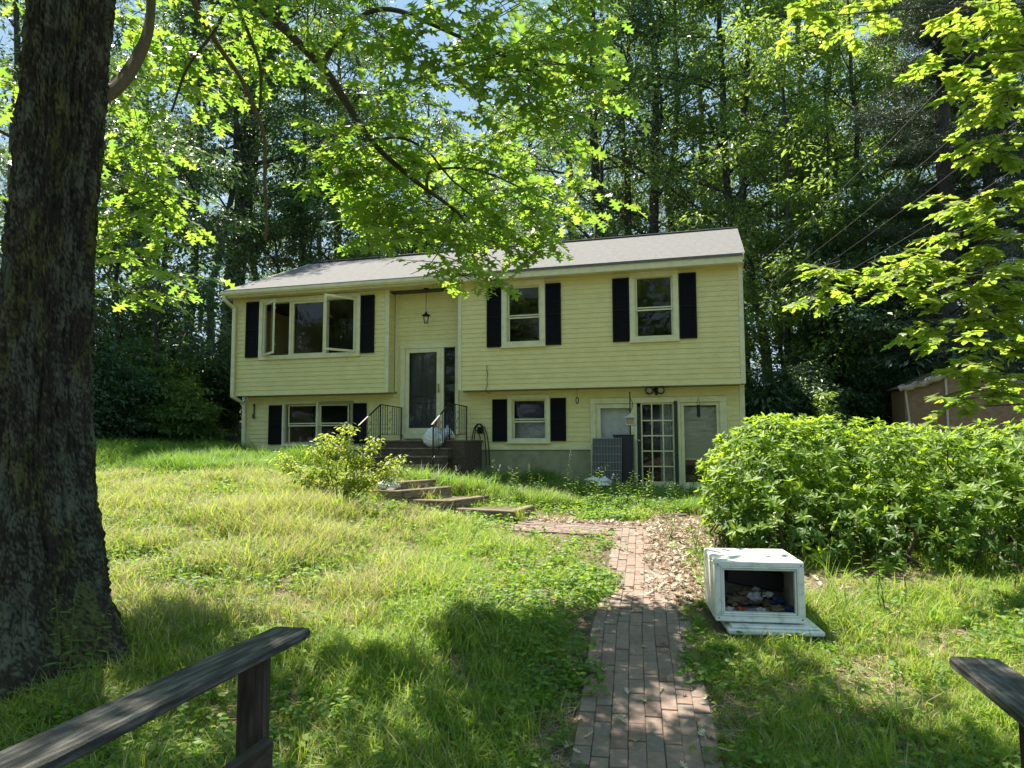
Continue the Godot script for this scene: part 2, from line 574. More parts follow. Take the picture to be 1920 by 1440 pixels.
func build_house() -> void:
	var house := thing("house", "pale yellow two-storey house with dark shutters and grey roof behind the lawn", "house", HOUSE, -YAW)
	var mb := MB.new()
	# one siding board, one metre long
	mb.quad(Vector3(0, 0, 0), Vector3(1, 0, 0), Vector3(1, 0.1145, -0.013), Vector3(0, 0.1145, -0.013))
	mb.quad(Vector3(0, 0, -0.02), Vector3(1, 0, -0.02), Vector3(1, 0, 0), Vector3(0, 0, 0))
	mb.quad(Vector3(1, 0, 0), Vector3(1, 0, -0.02), Vector3(1, 0.1145, -0.02), Vector3(1, 0.1145, -0.013))
	mb.quad(Vector3(0, 0, -0.02), Vector3(0, 0, 0), Vector3(0, 0.1145, -0.013), Vector3(0, 0.1145, -0.02))
	board_mesh = mb.mesh(M.siding)

	var bay_win := [0.775, 3.785, 0.93, 2.58]
	var r1 := [7.564, 8.645, 1.005, 2.60]
	var r2 := [10.635, 11.731, 1.005, 2.61]
	var ll := [1.296, 3.402, -1.34, -0.165]
	var r3 := [7.596, 8.659, -1.28, -0.125]
	var door := [4.737, 6.33, -1.09, 1.238]
	var patio := [9.63, 12.71, -2.30, -0.245]
	var inset := func(a: Array, d: float) -> Array: return [a[0] + d, a[1] - d, a[2] + d, a[3] - d]
	var up_l: float = -0.07
	var bay_r := 4.574
	var sec_l := 6.451
	var right := 13.12
	# sheathing: upper storey, lower storey, gables, back
	mb = MB.new()
	walls(mb, up_l + 0.01, bay_r - 0.01, 0.0, 2.62, -0.02, 0.14, [inset.call(bay_win, 0.10)])
	var front := part("wall", mb, M.sheathing, house)
	siding(front, up_l + 0.09, bay_r - 0.09, 0.012, 2.62, 0.0, [inset.call(bay_win, 0.012)])
	mb = MB.new()
	walls(mb, sec_l + 0.01, right - 0.01, 0.0, 2.62, -0.02, 0.14, [inset.call(r1, 0.10), inset.call(r2, 0.10)])
	front = part("wall", mb, M.sheathing, house)
	siding(front, sec_l + 0.08, right - 0.09, 0.012, 2.62, 0.0, [inset.call(r1, 0.012), inset.call(r2, 0.012)])
	mb = MB.new()
	var lower := [inset.call(ll, 0.10), inset.call(r3, 0.10), inset.call(patio, 0.06), inset.call(door, 0.06)]
	lower[2][2] = -2.4
	lower[3][2] = -1.2
	walls(mb, 0.11, 13.09, -1.43, -0.004, LOW - 0.02, 0.16, lower)
	walls(mb, bay_r - 0.20, sec_l + 0.2, -0.004, 2.62, LOW - 0.022, 0.12, [lower[3]])
	mb.bx(bay_r - 0.14, bay_r - 0.018, 0.0, 2.62, LOW - 0.018, -0.024)
	mb.bx(sec_l + 0.004, sec_l + 0.14, 0.0, 2.62, LOW - 0.018, -0.024)
	var low := part("wall", mb, M.sheathing, house)
	var cut := [inset.call(ll, 0.012), inset.call(r3, 0.012), inset.call(patio, 0.012), inset.call(door, 0.012), [4.6, 6.45, -1.5, -1.2]]
	siding(low, 0.2, 13.0, -1.43 + 0.06, -0.03, LOW, cut)
	siding(low, bay_r + 0.075, sec_l - 0.004, -0.03, 2.60, LOW, cut)
	# the short side of the bay that faces the entrance
	for k in 23:
		var t := Transform3D(Basis(Vector3(0, 0, -1), Vector3.UP, Vector3(1, 0, 0)) * Basis.from_scale(Vector3(0.33, 1, 1)), Vector3(bay_r + 0.004, 0.012 + 0.1145 * k, -0.03))
		if k < 22: piece("siding_board", board_mesh, t, low)
	mb = MB.new()
	walls(mb, 0.11, 0.25, -1.43, 0.0, LOW - 0.20, 7.2, [])
	walls(mb, 12.95, 13.09, -1.43, 0.0, LOW - 0.20, 7.2, [])
	mb.bx(up_l + 0.01, up_l + 0.15, 0.0, 2.62, -7.9, -0.165)
	mb.bx(right - 0.15, right - 0.01, 0.0, 2.62, -7.9, -0.165)
	mb.bx(up_l + 0.16, right - 0.16, -2.3, 2.62, -8.04, -7.9)
	for x in [up_l + 0.02, right - 0.14]:
		var a := Vector3(x, 2.63, -0.05)
		var b := Vector3(x, 2.63, -7.95)
		var c := Vector3(x, 4.5, -4.0)
		var d := Vector3(0.12, 0, 0)
		mb.tri(a, c, b)
		mb.tri(a + d, b + d, c + d)
	part("gable_wall", mb, M.siding, house)
	# rooms
	mb = MB.new()
	mb.bx(up_l + 0.16, right - 0.16, 2.55, 2.615, -7.89, -0.17)
	mb.bx(up_l + 0.16, right - 0.16, 0.03, 0.2, -7.89, LOW - 0.2)
	mb.bx(0.26, 12.94, -2.45, -2.32, -7.89, LOW - 0.2)
	for u in [4.2, 6.9, 9.3]:
		mb.bx(u, u + 0.1, 0.21, 2.54, -7.88, LOW - 0.25)
		mb.bx(u, u + 0.1, -2.31, 0.02, -7.88, LOW - 0.25)
	mb.bx(0.27, 4.19, -2.31, 0.02, -3.6, -3.5)
	mb.bx(0.27, 4.19, 0.21, 2.54, -4.1, -4.0)
	mb.bx(7.01, 12.9, 0.21, 2.54, -4.1, -4.0)
	part("room_wall", mb, M.inside, house)
	# overhang soffits, corner boards, starter trim, fascia
	mb = MB.new()
	mb.bx(up_l + 0.01, bay_r - 0.005, -0.003, 0.026, LOW + 0.002, -0.003)
	mb.bx(sec_l + 0.005, right - 0.01, -0.003, 0.026, LOW + 0.002, -0.003)
	mb.bx(-0.17, 13.15, 2.60, 2.625, LOW - 0.01, 0.27)
	part("soffit", mb, M.soffit, house)
	for c in [[up_l, up_l + 0.10, -0.01, 2.61, 0.012], [bay_r - 0.10, bay_r + 0.012, -0.01, 2.60, 0.012], [sec_l - 0.008, sec_l + 0.085, -0.01, 2.60, 0.012], [right - 0.10, right, -0.01, 2.61, 0.012],
			[0.10, 0.21, -1.45, -0.008, LOW + 0.012], [12.99, 13.10, -1.45, -0.008, LOW + 0.012], [bay_r + 0.004, bay_r + 0.08, 0.03, 2.60, LOW + 0.012]]:
		mb = MB.new()
		mb.bx(c[0], c[1], c[2], c[3], c[4] - 0.03, c[4], 0.004)
		part("corner_board", mb, M.trim, house)
	mb = MB.new()
	mb.bx(0.211, 4.60, -1.45, -1.365, LOW - 0.015, LOW + 0.01, 0.003)
	mb.bx(6.46, 9.63, -1.45, -1.365, LOW - 0.015, LOW + 0.01, 0.003)
	mb.bx(12.72, 12.989, -1.45, -1.365, LOW - 0.015, LOW + 0.01, 0.003)
	mb.bx(up_l + 0.101, bay_r - 0.101, -0.012, 0.022, -0.012, 0.006)
	mb.bx(sec_l + 0.086, right - 0.101, -0.012, 0.022, -0.012, 0.006)
	part("trim_board", mb, M.trim, house)
	mb = MB.new()
	mb.bx(0.13, 9.62, -3.4, -1.452, LOW - 0.22, LOW - 0.025)
	mb.bx(12.73, 13.07, -3.4, -1.452, LOW - 0.22, LOW - 0.025)
	mb.bx(9.62, 12.73, -3.4, -2.335, LOW - 0.22, LOW + 0.06)
	mb.bx(0.13, 0.3, -3.4, -1.452, -8.0, LOW - 0.23)
	mb.bx(12.9, 13.07, -3.4, -1.452, -8.0, LOW - 0.23)
	part("foundation", mb, M.concrete, house)
	# roof
	mb = MB.new()
	var e0 := Vector2(0.32, 2.80)
	var rg := Vector2(-4.0, 4.625)
	var e1 := Vector2(-8.32, 2.80)
	var us := []
	for k in 34: us.append(lerpf(-0.19, 13.17, k / 33.0))
	for k in 33:
		for s in [[e0, rg], [rg, e1]]:
			for j in 12:
				var a: Vector2 = s[0].lerp(s[1], j / 12.0)
				var b: Vector2 = s[0].lerp(s[1], (j + 1) / 12.0)
				var sag := func(u: float, p: Vector2) -> Vector3: return Vector3(u, p.y + noise.get_noise_2d(u * 6, p.x * 6 + 90) * 0.022, p.x)
				mb.quad(sag.call(us[k], a), sag.call(us[k + 1], a), sag.call(us[k + 1], b), sag.call(us[k], b))
	for s in [e0, e1]:
		var o := 0.0 if s == e0 else 0.0
		mb.quad(Vector3(-0.19, s.y - 0.05, s.x + o), Vector3(13.17, s.y - 0.05, s.x + o), Vector3(13.17, s.y + 0.012, s.x + o), Vector3(-0.19, s.y + 0.012, s.x + o))
	var roof := part("roof", mb, M.roof, house)
	mb = MB.new()
	mb.bar(Vector3(-0.2, 4.60, -4.0), Vector3(13.18, 4.60, -4.0), 0.26, 0.075, 0.02)
	part("ridge_cap", mb, M.ridge, roof)
	mb = MB.new()
	for u in [-0.18, 13.135]:
		for s in [[e0, rg], [e1, rg]]:
			mb.bar(Vector3(u, s[0].y - 0.075, s[0].x), Vector3(u, s[1].y - 0.075, s[1].x), 0.03, 0.13)
	mb.bx(-0.165, 13.12, 2.615, 2.775, 0.272, 0.296)
	part("fascia", mb, M.trim, house)
	# gutter and downspout at the left end
	mb = MB.new()
	var prof := [Vector2(0.298, 2.765), Vector2(0.298, 2.655), Vector2(0.37, 2.655), Vector2(0.405, 2.70), Vector2(0.40, 2.765)]
	for i in prof.size() - 1:
		var a: Vector2 = prof[i]
		var b: Vector2 = prof[i + 1]
		mb.quad(Vector3(-0.18, a.y, a.x), Vector3(6.4, a.y, a.x), Vector3(6.4, b.y, b.x), Vector3(-0.18, b.y, b.x))
	part("gutter", mb, M.trim, house)
	mb = MB.new()
	var line := [Vector3(-0.10, 2.66, 0.35), Vector3(-0.10, 2.56, 0.33), Vector3(0.03, 2.36, 0.07), Vector3(0.03, 0.06, 0.06), Vector3(0.03, -0.03, 0.05), Vector3(0.14, -0.20, LOW + 0.08), Vector3(0.15, -1.66, LOW + 0.07), Vector3(0.15, -1.74, LOW + 0.2)]
	for i in line.size() - 1: mb.bar(line[i], line[i + 1] + (line[i + 1] - line[i]).normalized() * 0.02, 0.10, 0.075, 0.012)
	part("downspout", mb, M.trim, house)
	# windows
	hung_window(house, r1, [7.74, 8.473, 1.05, 2.435], 0.0)
	hung_window(house, r2, [10.80, 11.562, 1.05, 2.475], 0.0)
	hung_window(house, r3, [7.748, 8.506, -1.22, -0.265], LOW)
	var half: float = (ll[0] + ll[1]) / 2
	hung_window(house, [ll[0], half + 0.03, ll[2], ll[3]], [1.471, 2.278, -1.28, -0.285], LOW)
	hung_window(house, [half + 0.031, ll[1], ll[2], ll[3]], [2.427, 3.222, -1.28, -0.285], LOW)
	for s in [[0.367, 0.757, 1.01, 2.515, 0.0], [3.80, 4.181, 1.009, 2.495, 0.0], [7.193, 7.555, 1.014, 2.488, 0.0], [8.66, 9.027, 1.012, 2.486, 0.0], [10.244, 10.625, 1.02, 2.496, 0.0], [11.745, 12.123, 1.03, 2.515, 0.0],
			[0.885, 1.285, -1.305, -0.256, LOW], [3.42, 3.795, -1.29, -0.245, LOW], [7.212, 7.583, -1.25, -0.221, LOW], [8.675, 9.044, -1.242, -0.217, LOW]]:
		shutter(house, s[0], s[1], s[2], s[3], s[4])
	# picture window with two casements standing open
	var w := Node3D.new()
	w.name = "window"
	house.add_child(w, true)
	mb = MB.new()
	ring(mb, bay_win[0], bay_win[1], bay_win[2], bay_win[3], 0.115, -0.02, 0.034)
	ring(mb, 0.88, 3.68, 1.0, 2.475, 0.02, -0.14, 0.004, 0.0)
	mb.bx(1.70, 1.765, 1.02, 2.46, -0.12, 0.022, 0.004)
	mb.bx(2.745, 2.81, 1.02, 2.46, -0.12, 0.022, 0.004)
	part("frame", mb, M.trim, w)
	mb = MB.new()
	ring(mb, 1.766, 2.744, 1.022, 2.454, 0.05, -0.06, 0.0)
	part("sash", mb, M.trim, w)
	pane(w, 1.80, 2.71, 1.06, 2.42, -0.03)
	for s in [[0.92, 0.80, 1.0, 36.0], [3.655, 0.86, -1.0, 55.0]]:
		var t := Transform3D(Basis(Vector3.UP, -deg_to_rad(s[3]) * s[2]), Vector3(s[0], 0, 0.02))
		mb = MB.new()
		var a := minf(0, s[1] * s[2])
		ring(mb, a, a + s[1], 1.035, 2.44, 0.058, -0.018, 0.018)
		part("sash", mb, M.trim, w).transform = t
		pane(w, a + 0.05, a + s[1] - 0.05, 1.085, 2.39, 0.0).transform = t
		mb = MB.new()
		for y in [1.25, 2.2]: mb.bx(s[1] * s[2] * 0.99 - 0.012, s[1] * s[2] * 0.99 + 0.012, y, y + 0.05, -0.035, -0.018)
		part("latch", mb, M.metal, w).transform = t
	# entrance: storm door and sidelight
	w = Node3D.new()
	w.name = "entrance"
	house.add_child(w, true)
	mb = MB.new()
	mb.bx(door[0], door[0] + 0.135, door[2], door[3] - 0.12, LOW - 0.03, LOW + 0.032, 0.005)
	mb.bx(6.235, door[1], door[2], door[3] - 0.12, LOW - 0.03, LOW + 0.032, 0.005)
	mb.bx(door[0], door[1], door[3] - 0.119, door[3], LOW - 0.03, LOW + 0.036, 0.005)
	mb.bx(5.842, 5.93, door[2], door[3] - 0.12, LOW - 0.12, LOW + 0.022, 0.005)
	mb.bx(4.86, 6.24, door[2] - 0.08, door[2] + 0.03, LOW - 0.14, LOW + 0.07, 0.006)
	part("frame", mb, M.trim, w)
	mb = MB.new()
	ring(mb, 4.876, 5.838, -1.055, 1.117, 0.105, LOW - 0.02, LOW + 0.016, 0.005, 0.15)
	part("storm_door", mb, M.trim, w)
	pane(w, 4.975, 5.745, -0.91, 1.02, LOW)
	mb = MB.new()
	mb.bx(5.775, 5.805, -0.02, 0.20, LOW + 0.018, LOW + 0.05, 0.006)
	mb.bx(5.765, 5.815, 0.0, 0.05, LOW + 0.012, LOW + 0.03, 0.004)
	part("handle", mb, M.brass, w)
	mb = MB.new()
	mb.bx(4.878, 5.836, -1.05, 1.115, LOW - 0.12, LOW - 0.08)
	for p in [[4.98, 5.30], [5.40, 5.72]]:
		for q in [[-0.9, -0.25], [-0.1, 0.95]]: ring(mb, p[0], p[1], q[0], q[1], 0.03, LOW - 0.082, LOW - 0.068, 0.003)
	part("front_door", mb, plain(C(.02, .022, .02), 0.5), w)
	mb = MB.new()
	ring(mb, 5.931, 6.234, -1.055, 1.117, 0.028, LOW - 0.06, LOW - 0.015, 0.003, 0.3)
	part("sidelight", mb, M.dark_green, w)
	pane(w, 5.955, 6.21, -0.76, 1.09, LOW - 0.04)
	# patio doors: fixed light with roller shade, french door, fixed light with blind
	w = Node3D.new()
	w.name = "patio_door"
	house.add_child(w, true)
	mb = MB.new()
	mb.bx(patio[0], patio[0] + 0.13, -2.33, -0.375, LOW - 0.03, LOW + 0.034, 0.005)
	mb.bx(patio[1] - 0.15, patio[1], -2.33, -0.375, LOW - 0.03, LOW + 0.034, 0.005)
	mb.bx(patio[0], patio[1], -0.374, patio[3], LOW - 0.03, LOW + 0.036, 0.005)
	mb.bx(10.655, 10.715, -2.31, -0.375, LOW - 0.12, LOW + 0.02, 0.004)
	mb.bx(11.635, 11.70, -2.31, -0.375, LOW - 0.12, LOW + 0.02, 0.004)
	mb.bx(9.76, 12.56, -2.334, -2.285, LOW - 0.14, LOW + 0.05, 0.006)
	part("frame", mb, M.trim, w)
	for s in [[9.762, 10.654, 0.105], [11.701, 12.559, 0.075]]:
		mb = MB.new()
		ring(mb, s[0], s[1], -2.284, -0.376, s[2], LOW - 0.06, LOW - 0.005, 0.004, 0.10)
		part("sash", mb, M.trim, w)
		pane(w, s[0] + s[2] - 0.01, s[1] - s[2] + 0.01, -2.19, -0.47, LOW - 0.03)
	mb = MB.new()
	ring(mb, 10.80, 11.555, -2.284, -0.376, 0.035, LOW - 0.06, LOW - 0.01, 0.004, 0.11)
	for k in 2: mb.bx(lerpf(10.80, 11.555, (k + 1) / 3.0) - 0.014, lerpf(10.80, 11.555, (k + 1) / 3.0) + 0.014, -2.18, -0.41, LOW - 0.05, LOW - 0.014)
	for k in 4: mb.bx(10.83, 11.52, lerpf(-2.18, -0.43, (k + 1) / 5.0) - 0.014, lerpf(-2.18, -0.43, (k + 1) / 5.0) + 0.014, LOW - 0.049, LOW - 0.016)
	part("french_door", mb, M.trim, w)
	for k in 3:
		for j in 5:
			var a := lerpf(10.82, 11.535, k / 3.0)
			var b := lerpf(-2.18, -0.43, j / 5.0)
			pane(w, a + 0.012, a + 0.226, b + 0.012, b + 0.338, LOW - 0.033)
	mb = MB.new()
	mb.bx(10.72, 10.795, -2.28, -0.45, LOW - 0.05, LOW + 0.012, 0.004)
	part("screen_stile", mb, M.dark_green, w)
	mb = MB.new()
	mb.bx(11.558, 11.633, -2.36, -0.34, LOW - 0.03, LOW + 0.05, 0.004)
	part("screen_stile", mb, M.dark_green, w)
	mb = MB.new()
	for y in [[-1.27, -1.20]]: mb.lathe(Vector3(10.755, -1.24, LOW + 0.05), [[0.0, -0.03], [0.03, -0.015], [0.03, 0.015], [0.0, 0.03]], 10)
	part("knob", mb, M.metal, w)
	mb = MB.new()
	mb.bx(9.85, 10.57, -2.2, -0.48, LOW - 0.16, LOW - 0.15)
	part("roller_shade", mb, M.shade, w)
	mb = MB.new()
	for k in 42:
		var y := -0.48 - 0.028 * k
		mb.quad(Vector3(11.76, y - 0.024, LOW - 0.10), Vector3(12.50, y - 0.024, LOW - 0.10), Vector3(12.50, y, LOW - 0.118), Vector3(11.76, y, LOW - 0.118))
	mb.bx(11.76, 12.50, -1.68, -1.655, LOW - 0.12, LOW - 0.09)
	part("blind", mb, M.blind, w)
	mb = MB.new()
	for k in 16:
		var a := 11.22 + k * 0.02
		var z := LOW - 0.22 - (0.03 if k % 2 else 0.0)
		var z2 := LOW - 0.22 - (0.0 if k % 2 else 0.03)
		mb.quad(Vector3(a, -2.28, z), Vector3(a + 0.02, -2.28, z2), Vector3(a + 0.02, -0.4, z2), Vector3(a, -0.4, z))
	part("curtain", mb, M.curtain, w)
	mb = MB.new()
	mb.bx(7.70, 8.56, -1.25, -0.72, LOW - 0.26, LOW - 0.25)
	part("window_shade", mb, plain(C(.20, .205, .20), 0.9), house)


# ------------------------------------------------------------------ things at the house
func at_house(called: String, label: String, category: String, u: float, y: float, w: float, group := "") -> Node3D:
	return thing(called, label, category, hw(u, y, w), -YAW, group)


func pts(a: Array) -> PackedVector3Array:
	return PackedVector3Array(a)


func rad(n: int, a: float, b := -1.0) -> PackedFloat32Array:
	var r := PackedFloat32Array()
	for i in n: r.append(a if b < 0 else lerpf(a, b, float(i) / maxi(n - 1, 1)))
	return r


func stoop() -> void:
	var o := at_house("entry_steps", "dark brown wooden entry steps below the front door", "steps", 5.84, -2.6, 0.9)
	# own axes: u - 5.84, y + 2.6, w - 0.9
	var top := 2.6 - 1.21
	var mb := MB.new()
	mb.bx(-1.10, 1.11, 0.3, top - 0.04, -1.22, -0.02)
	part("platform_frame", mb, M.deck, o)
	for k in 9:
		mb = MB.new()
		mb.bx(-1.13, 1.14, top - 0.038, top, -1.27 + k * 0.1435, -1.27 + k * 0.1435 + 0.138, 0.006)
		part("plank", mb, M.timber, o)
	for s in 5:
		var y := top - 0.18 * (s + 1)
		var z := 0.0 + 0.29 * s
		mb = MB.new()
		mb.bx(-1.10, 0.80, y - 0.24, y - 0.04, z - 0.05 + 0.02, z + 0.27)
		part("riser", mb, M.deck, o)
		for k in 2:
			mb = MB.new()
			mb.bx(-1.12, 0.82, y - 0.038, y, z + 0.002 + k * 0.148, z + 0.146 + k * 0.148, 0.006)
			part("tread", mb, M.timber, o)
	for k in 6:
		mb = MB.new()
		mb.bx(0.81 + k * 0.05, 0.857 + k * 0.05, 0.25, top - 0.042, -0.018, 0.012, 0.003)
		part("side_board", mb, M.deck, o)
	# iron railings
	for side in [[4.80, "black iron railing with scrolls on the window side of the entry steps"], [6.56, "black iron railing with scrolls behind the white trash bag"]]:
		var r := at_house("iron_railing", side[1], "railing", side[0], -1.21, 0.85, "iron railings of the entry steps")
		var h := 0.82
		mb = MB.new()
		mb.bar(Vector3(0, h, -1.18), Vector3(0, h + 0.03, 0.0), 0.035, 0.018)
		mb.bar(Vector3(0, h + 0.03, -0.01), Vector3(0, h - 0.50, 1.06), 0.035, 0.018)
		part("handrail", mb, M.iron, r)
		mb = MB.new()
		mb.bar(Vector3(0, 0.13, -1.18), Vector3(0, 0.13, 0.0), 0.02, 0.014)
		mb.bar(Vector3(0, 0.13, 0.0), Vector3(0, -0.42, 1.0), 0.02, 0.014)
		part("lower_rail", mb, M.iron, r)
		for p in [[-1.16, 0.0, h], [0.0, 0.0, h + 0.02], [0.98, -0.62, h - 0.46]]:
			mb = MB.new()
			mb.bx(-0.013, 0.013, p[1], p[2], p[0] - 0.013, p[0] + 0.013)
			part("post", mb, M.iron, r)
		for seg in [[-1.16, 0.0, 0.13, 0.13, h, h + 0.02], [0.0, 0.98, 0.13, -0.41, h + 0.02, h - 0.46]]:
			for k in range(1, 9):
				var f := k / 9.0
				if k == 5: continue
				mb = MB.new()
				var z := lerpf(seg[0], seg[1], f)
				mb.bx(-0.006, 0.006, lerpf(seg[2], seg[3], f), lerpf(seg[4], seg[5], f), z - 0.006, z + 0.006)
				part("baluster", mb, M.iron, r)
			var c := Vector3(0, (lerpf(seg[2], seg[3], 5 / 9.0) + lerpf(seg[4], seg[5], 5 / 9.0)) / 2, lerpf(seg[0], seg[1], 5 / 9.0))
			for s in [[1.0, 0.18], [-1.0, 0.18], [1.0, 0.02], [-1.0, 0.02]]:
				var curl := []
				for k in 15:
					var a := k / 14.0 * 5.2
					var rr := 0.05 * (1.0 - k / 20.0)
					curl.append(c + Vector3(0, s[0] * (s[1] + sin(a) * rr), (cos(a) * rr - 0.05 * (1 - k / 14.0)) * s[0]))
				mb = MB.new()
				mb.tube(pts(curl), rad(15, 0.005), 5)
				part("scroll", mb, M.iron, r)


func sack(o: Node3D, size: Vector3, mat: Material, seed_: int, called := "sack", neck := 0.35) -> void:   # a crumpled plastic bag
	var f := FastNoiseLite.new()
	f.seed = seed_
	f.frequency = 3.2
	var mb := MB.new()
	var nu := 40
	var nv := 28
	for j in nv + 1:
		var t := float(j) / nv
		var r := sin(pow(t, 0.62) * PI * 0.96 + 0.06)
		if t > 0.72: r = lerpf(r, neck * 0.35, smoothstep(0.72, 0.9, t)) + smoothstep(0.9, 1.0, t) * 0.12 * neck
		for i in nu:
			var a := TAU * i / nu
			var p := Vector3(cos(a) * r, t, sin(a) * r)
			var k := 1.0 + f.get_noise_3d(p.x * 1.2, p.y, p.z * 1.2) * 0.35 - absf(f.get_noise_3d(p.x * 3 + 9, p.y * 2.2, p.z * 3)) * 0.32
			mb.vert(Vector3(p.x * k * size.x * 0.5, p.y * size.y * (1.0 + 0.06 * f.get_noise_2d(a * 2, 4)), p.z * k * size.z * 0.5), Vector3.ZERO)
	for j in nv:
		for i in nu:
			var a := j * nu + i
			var b := j * nu + (i + 1) % nu
			mb.face(a, a + nu, b + nu)
			mb.face(a, b + nu, b)
	for i in range(0, mb.idx.size(), 3):
		var a := mb.idx[i]
		var b := mb.idx[i + 1]
		var c := mb.idx[i + 2]
		var nn := (mb.v[c] - mb.v[a]).cross(mb.v[b] - mb.v[a])
		mb.n[a] += nn
		mb.n[b] += nn
		mb.n[c] += nn
	for i in mb.n.size(): mb.n[i] = mb.n[i].normalized()
	part(called, mb, mat, o)


func crumple(seed_: int, size: float) -> MB:
	var f := FastNoiseLite.new()
	f.seed = seed_
	f.frequency = 2.5
	var mb := MB.new()
	var nu := 12
	var nv := 8
	for j in nv:
		for i in nu:
			var q := []
			for c in [[i, j], [i + 1, j], [i + 1, j + 1], [i, j + 1]]:
				var a: float = TAU * (c[0] % nu) / nu
				var b: float = PI * c[1] / nv
				var p := Vector3(sin(b) * cos(a), -cos(b), sin(b) * sin(a))
				q.append(p * (0.75 + 0.9 * f.get_noise_3dv(p * 1.6)) * Vector3(size, size * 0.42, size * 0.8))
			mb.quad(q[0], q[3], q[2], q[1])
	return mb


func small_things() -> void:
	var mb := MB.new()
	# trash bag on the top step
	var o := at_house("trash_bag", "knotted white plastic trash bag slumped on the entry steps", "trash bag", 6.24, -1.388, 1.02)
	sack(o, Vector3(0.52, 0.56, 0.30), M.bag, 11)
	mb = MB.new()
	mb.tube(pts([Vector3(0.02, 0.47, 0.04), Vector3(0.05, 0.53, 0.05), Vector3(0.09, 0.58, 0.02), Vector3(0.05, 0.62, 0.0)]), rad(4, 0.016), 6)
	part("red_tie", mb, M.red, o)
	o = at_house("grocery_bag", "smaller white plastic bag leaning behind the railing on the platform", "plastic bag", 6.42, -1.207, 0.62)
	sack(o, Vector3(0.32, 0.34, 0.26), M.bag, 23)
	# lantern under the eave
	o = at_house("hanging_lantern", "small black lantern hanging on a rod above the front door", "lantern", 5.55, 1.70, -0.1)
	mb = MB.new()
	mb.lathe(Vector3(0, 0.87, 0), [[0.0, 0.0], [0.06, 0.005], [0.07, 0.028], [0.0, 0.03]], 14)
	part("canopy", mb, M.iron, o)
	mb = MB.new()
	mb.tube(pts([Vector3(0, 0.30, 0), Vector3(0, 0.88, 0)]), rad(2, 0.007), 6)
	part("rod", mb, M.iron, o)
	mb = MB.new()
	mb.lathe(Vector3(0, 0.20, 0), [[0.125, 0.0], [0.115, 0.012], [0.05, 0.05], [0.025, 0.085], [0.012, 0.11], [0.0, 0.12]], 6)
	part("lantern_roof", mb, M.iron, o)
	mb = MB.new()
	for k in 4:
		var a := TAU * k / 4 + 0.5
		mb.bar(Vector3(cos(a) * 0.085, 0.2, sin(a) * 0.085), Vector3(cos(a) * 0.055, 0.02, sin(a) * 0.055), 0.012, 0.012)
		var b := a + TAU / 4
		mb.bar(Vector3(cos(a) * 0.055, 0.02, sin(a) * 0.055), Vector3(cos(b) * 0.055, 0.02, sin(b) * 0.055), 0.012, 0.012)
		mb.bar(Vector3(cos(a) * 0.085, 0.195, sin(a) * 0.085), Vector3(cos(b) * 0.085, 0.195, sin(b) * 0.085), 0.012, 0.012)
	part("cage", mb, M.iron, o)
	mb = MB.new()
	mb.lathe(Vector3(0, 0.03, 0), [[0.0, 0.0], [0.012, 0.0], [0.012, 0.08], [0.0, 0.085]], 8)
	part("candle", mb, M.paper, o)
	# twin floodlight
	o = at_house("floodlight", "bronze twin floodlight under the overhang above the patio door", "floodlight", 11.15, -0.09, LOW + 0.02)
	mb = MB.new()
	mb.bx(-0.03, 0.07, -0.05, 0.06, -0.01, 0.03, 0.008)
	mb.bx(0.0, 0.05, -0.11, -0.05, 0.01, 0.08, 0.008)
	part("base", mb, M.black, o)
	for s in [[-0.13, 0.10], [0.13, 0.12]]:
		var head := Node3D.new()
		head.name = "lamp_head"
		head.transform = Transform3D(Basis(Vector3.RIGHT, PI / 2 + 0.35) * Basis(), Vector3(s[0], 0.0, s[1]))
		o.add_child(head, true)
		mb = MB.new()
		mb.lathe(Vector3.ZERO, [[0.02, -0.08], [0.04, -0.05], [0.085, 0.03], [0.09, 0.05], [0.075, 0.05], [0.07, 0.02], [0.0, 0.0]], 18)
		part("hood", mb, M.black, head)
		mb = MB.new()
		mb.lathe(Vector3.ZERO, [[0.068, 0.022], [0.05, 0.034], [0.0, 0.04]], 16)
		part("lens", mb, plain(C(.40, .38, .24), 0.3), head)
		mb = MB.new()
		mb.tube(pts([Vector3(s[0] * 0.3, 0.0, 0.03), Vector3(s[0] * 0.8, 0.0, s[1] * 0.6)]), rad(2, 0.014), 6)
		part("arm", mb, M.black, o)
	# chimes
	o = at_house("wind_chime", "dark tubular wind chime hanging in front of the blind", "wind chime", 12.10, -0.72, LOW + 0.12)
	mb = MB.new()
	mb.tube(pts([Vector3(0, 0.0, 0), Vector3(0, 0.28, 0)]), rad(2, 0.035), 10)
	part("tube", mb, M.iron, o)
	mb = MB.new()
	for s in [-1, 1]: mb.tube(pts([Vector3(s * 0.03, 0.28, 0), Vector3(s * 0.025, 0.36, 0), Vector3(0, 0.41, 0), Vector3(0, 0.46, -0.08)]), rad(4, 0.004), 4)
	part("cord", mb, M.iron, o)
	o = at_house("hanging_ornament", "small dark ring ornament hanging on a thread beside the patio door", "ornament", 9.36, -0.37, LOW + 0.22)
	var loop := []
	for k in 17: loop.append(Vector3(cos(TAU * k / 16) * 0.03, 0.075 + sin(TAU * k / 16) * 0.075, 0))
	mb = MB.new()
	mb.tube(pts(loop), rad(17, 0.012), 6, false)
	part("ring", mb, M.iron, o)
	mb = MB.new()
	mb.tube(pts([Vector3(0, 0.15, 0), Vector3(0, 0.36, 0)]), rad(2, 0.003), 4)
	part("thread", mb, M.iron, o)
	o = at_house("wall_thermometer", "small brown wall bracket beside the lower left downspout", "bracket", 0.42, -0.62, LOW + 0.01)
	mb = MB.new()
	mb.bx(-0.02, 0.02, 0.0, 0.42, 0.0, 0.02, 0.004)
	part("plate", mb, M.deck, o)
	mb = MB.new()
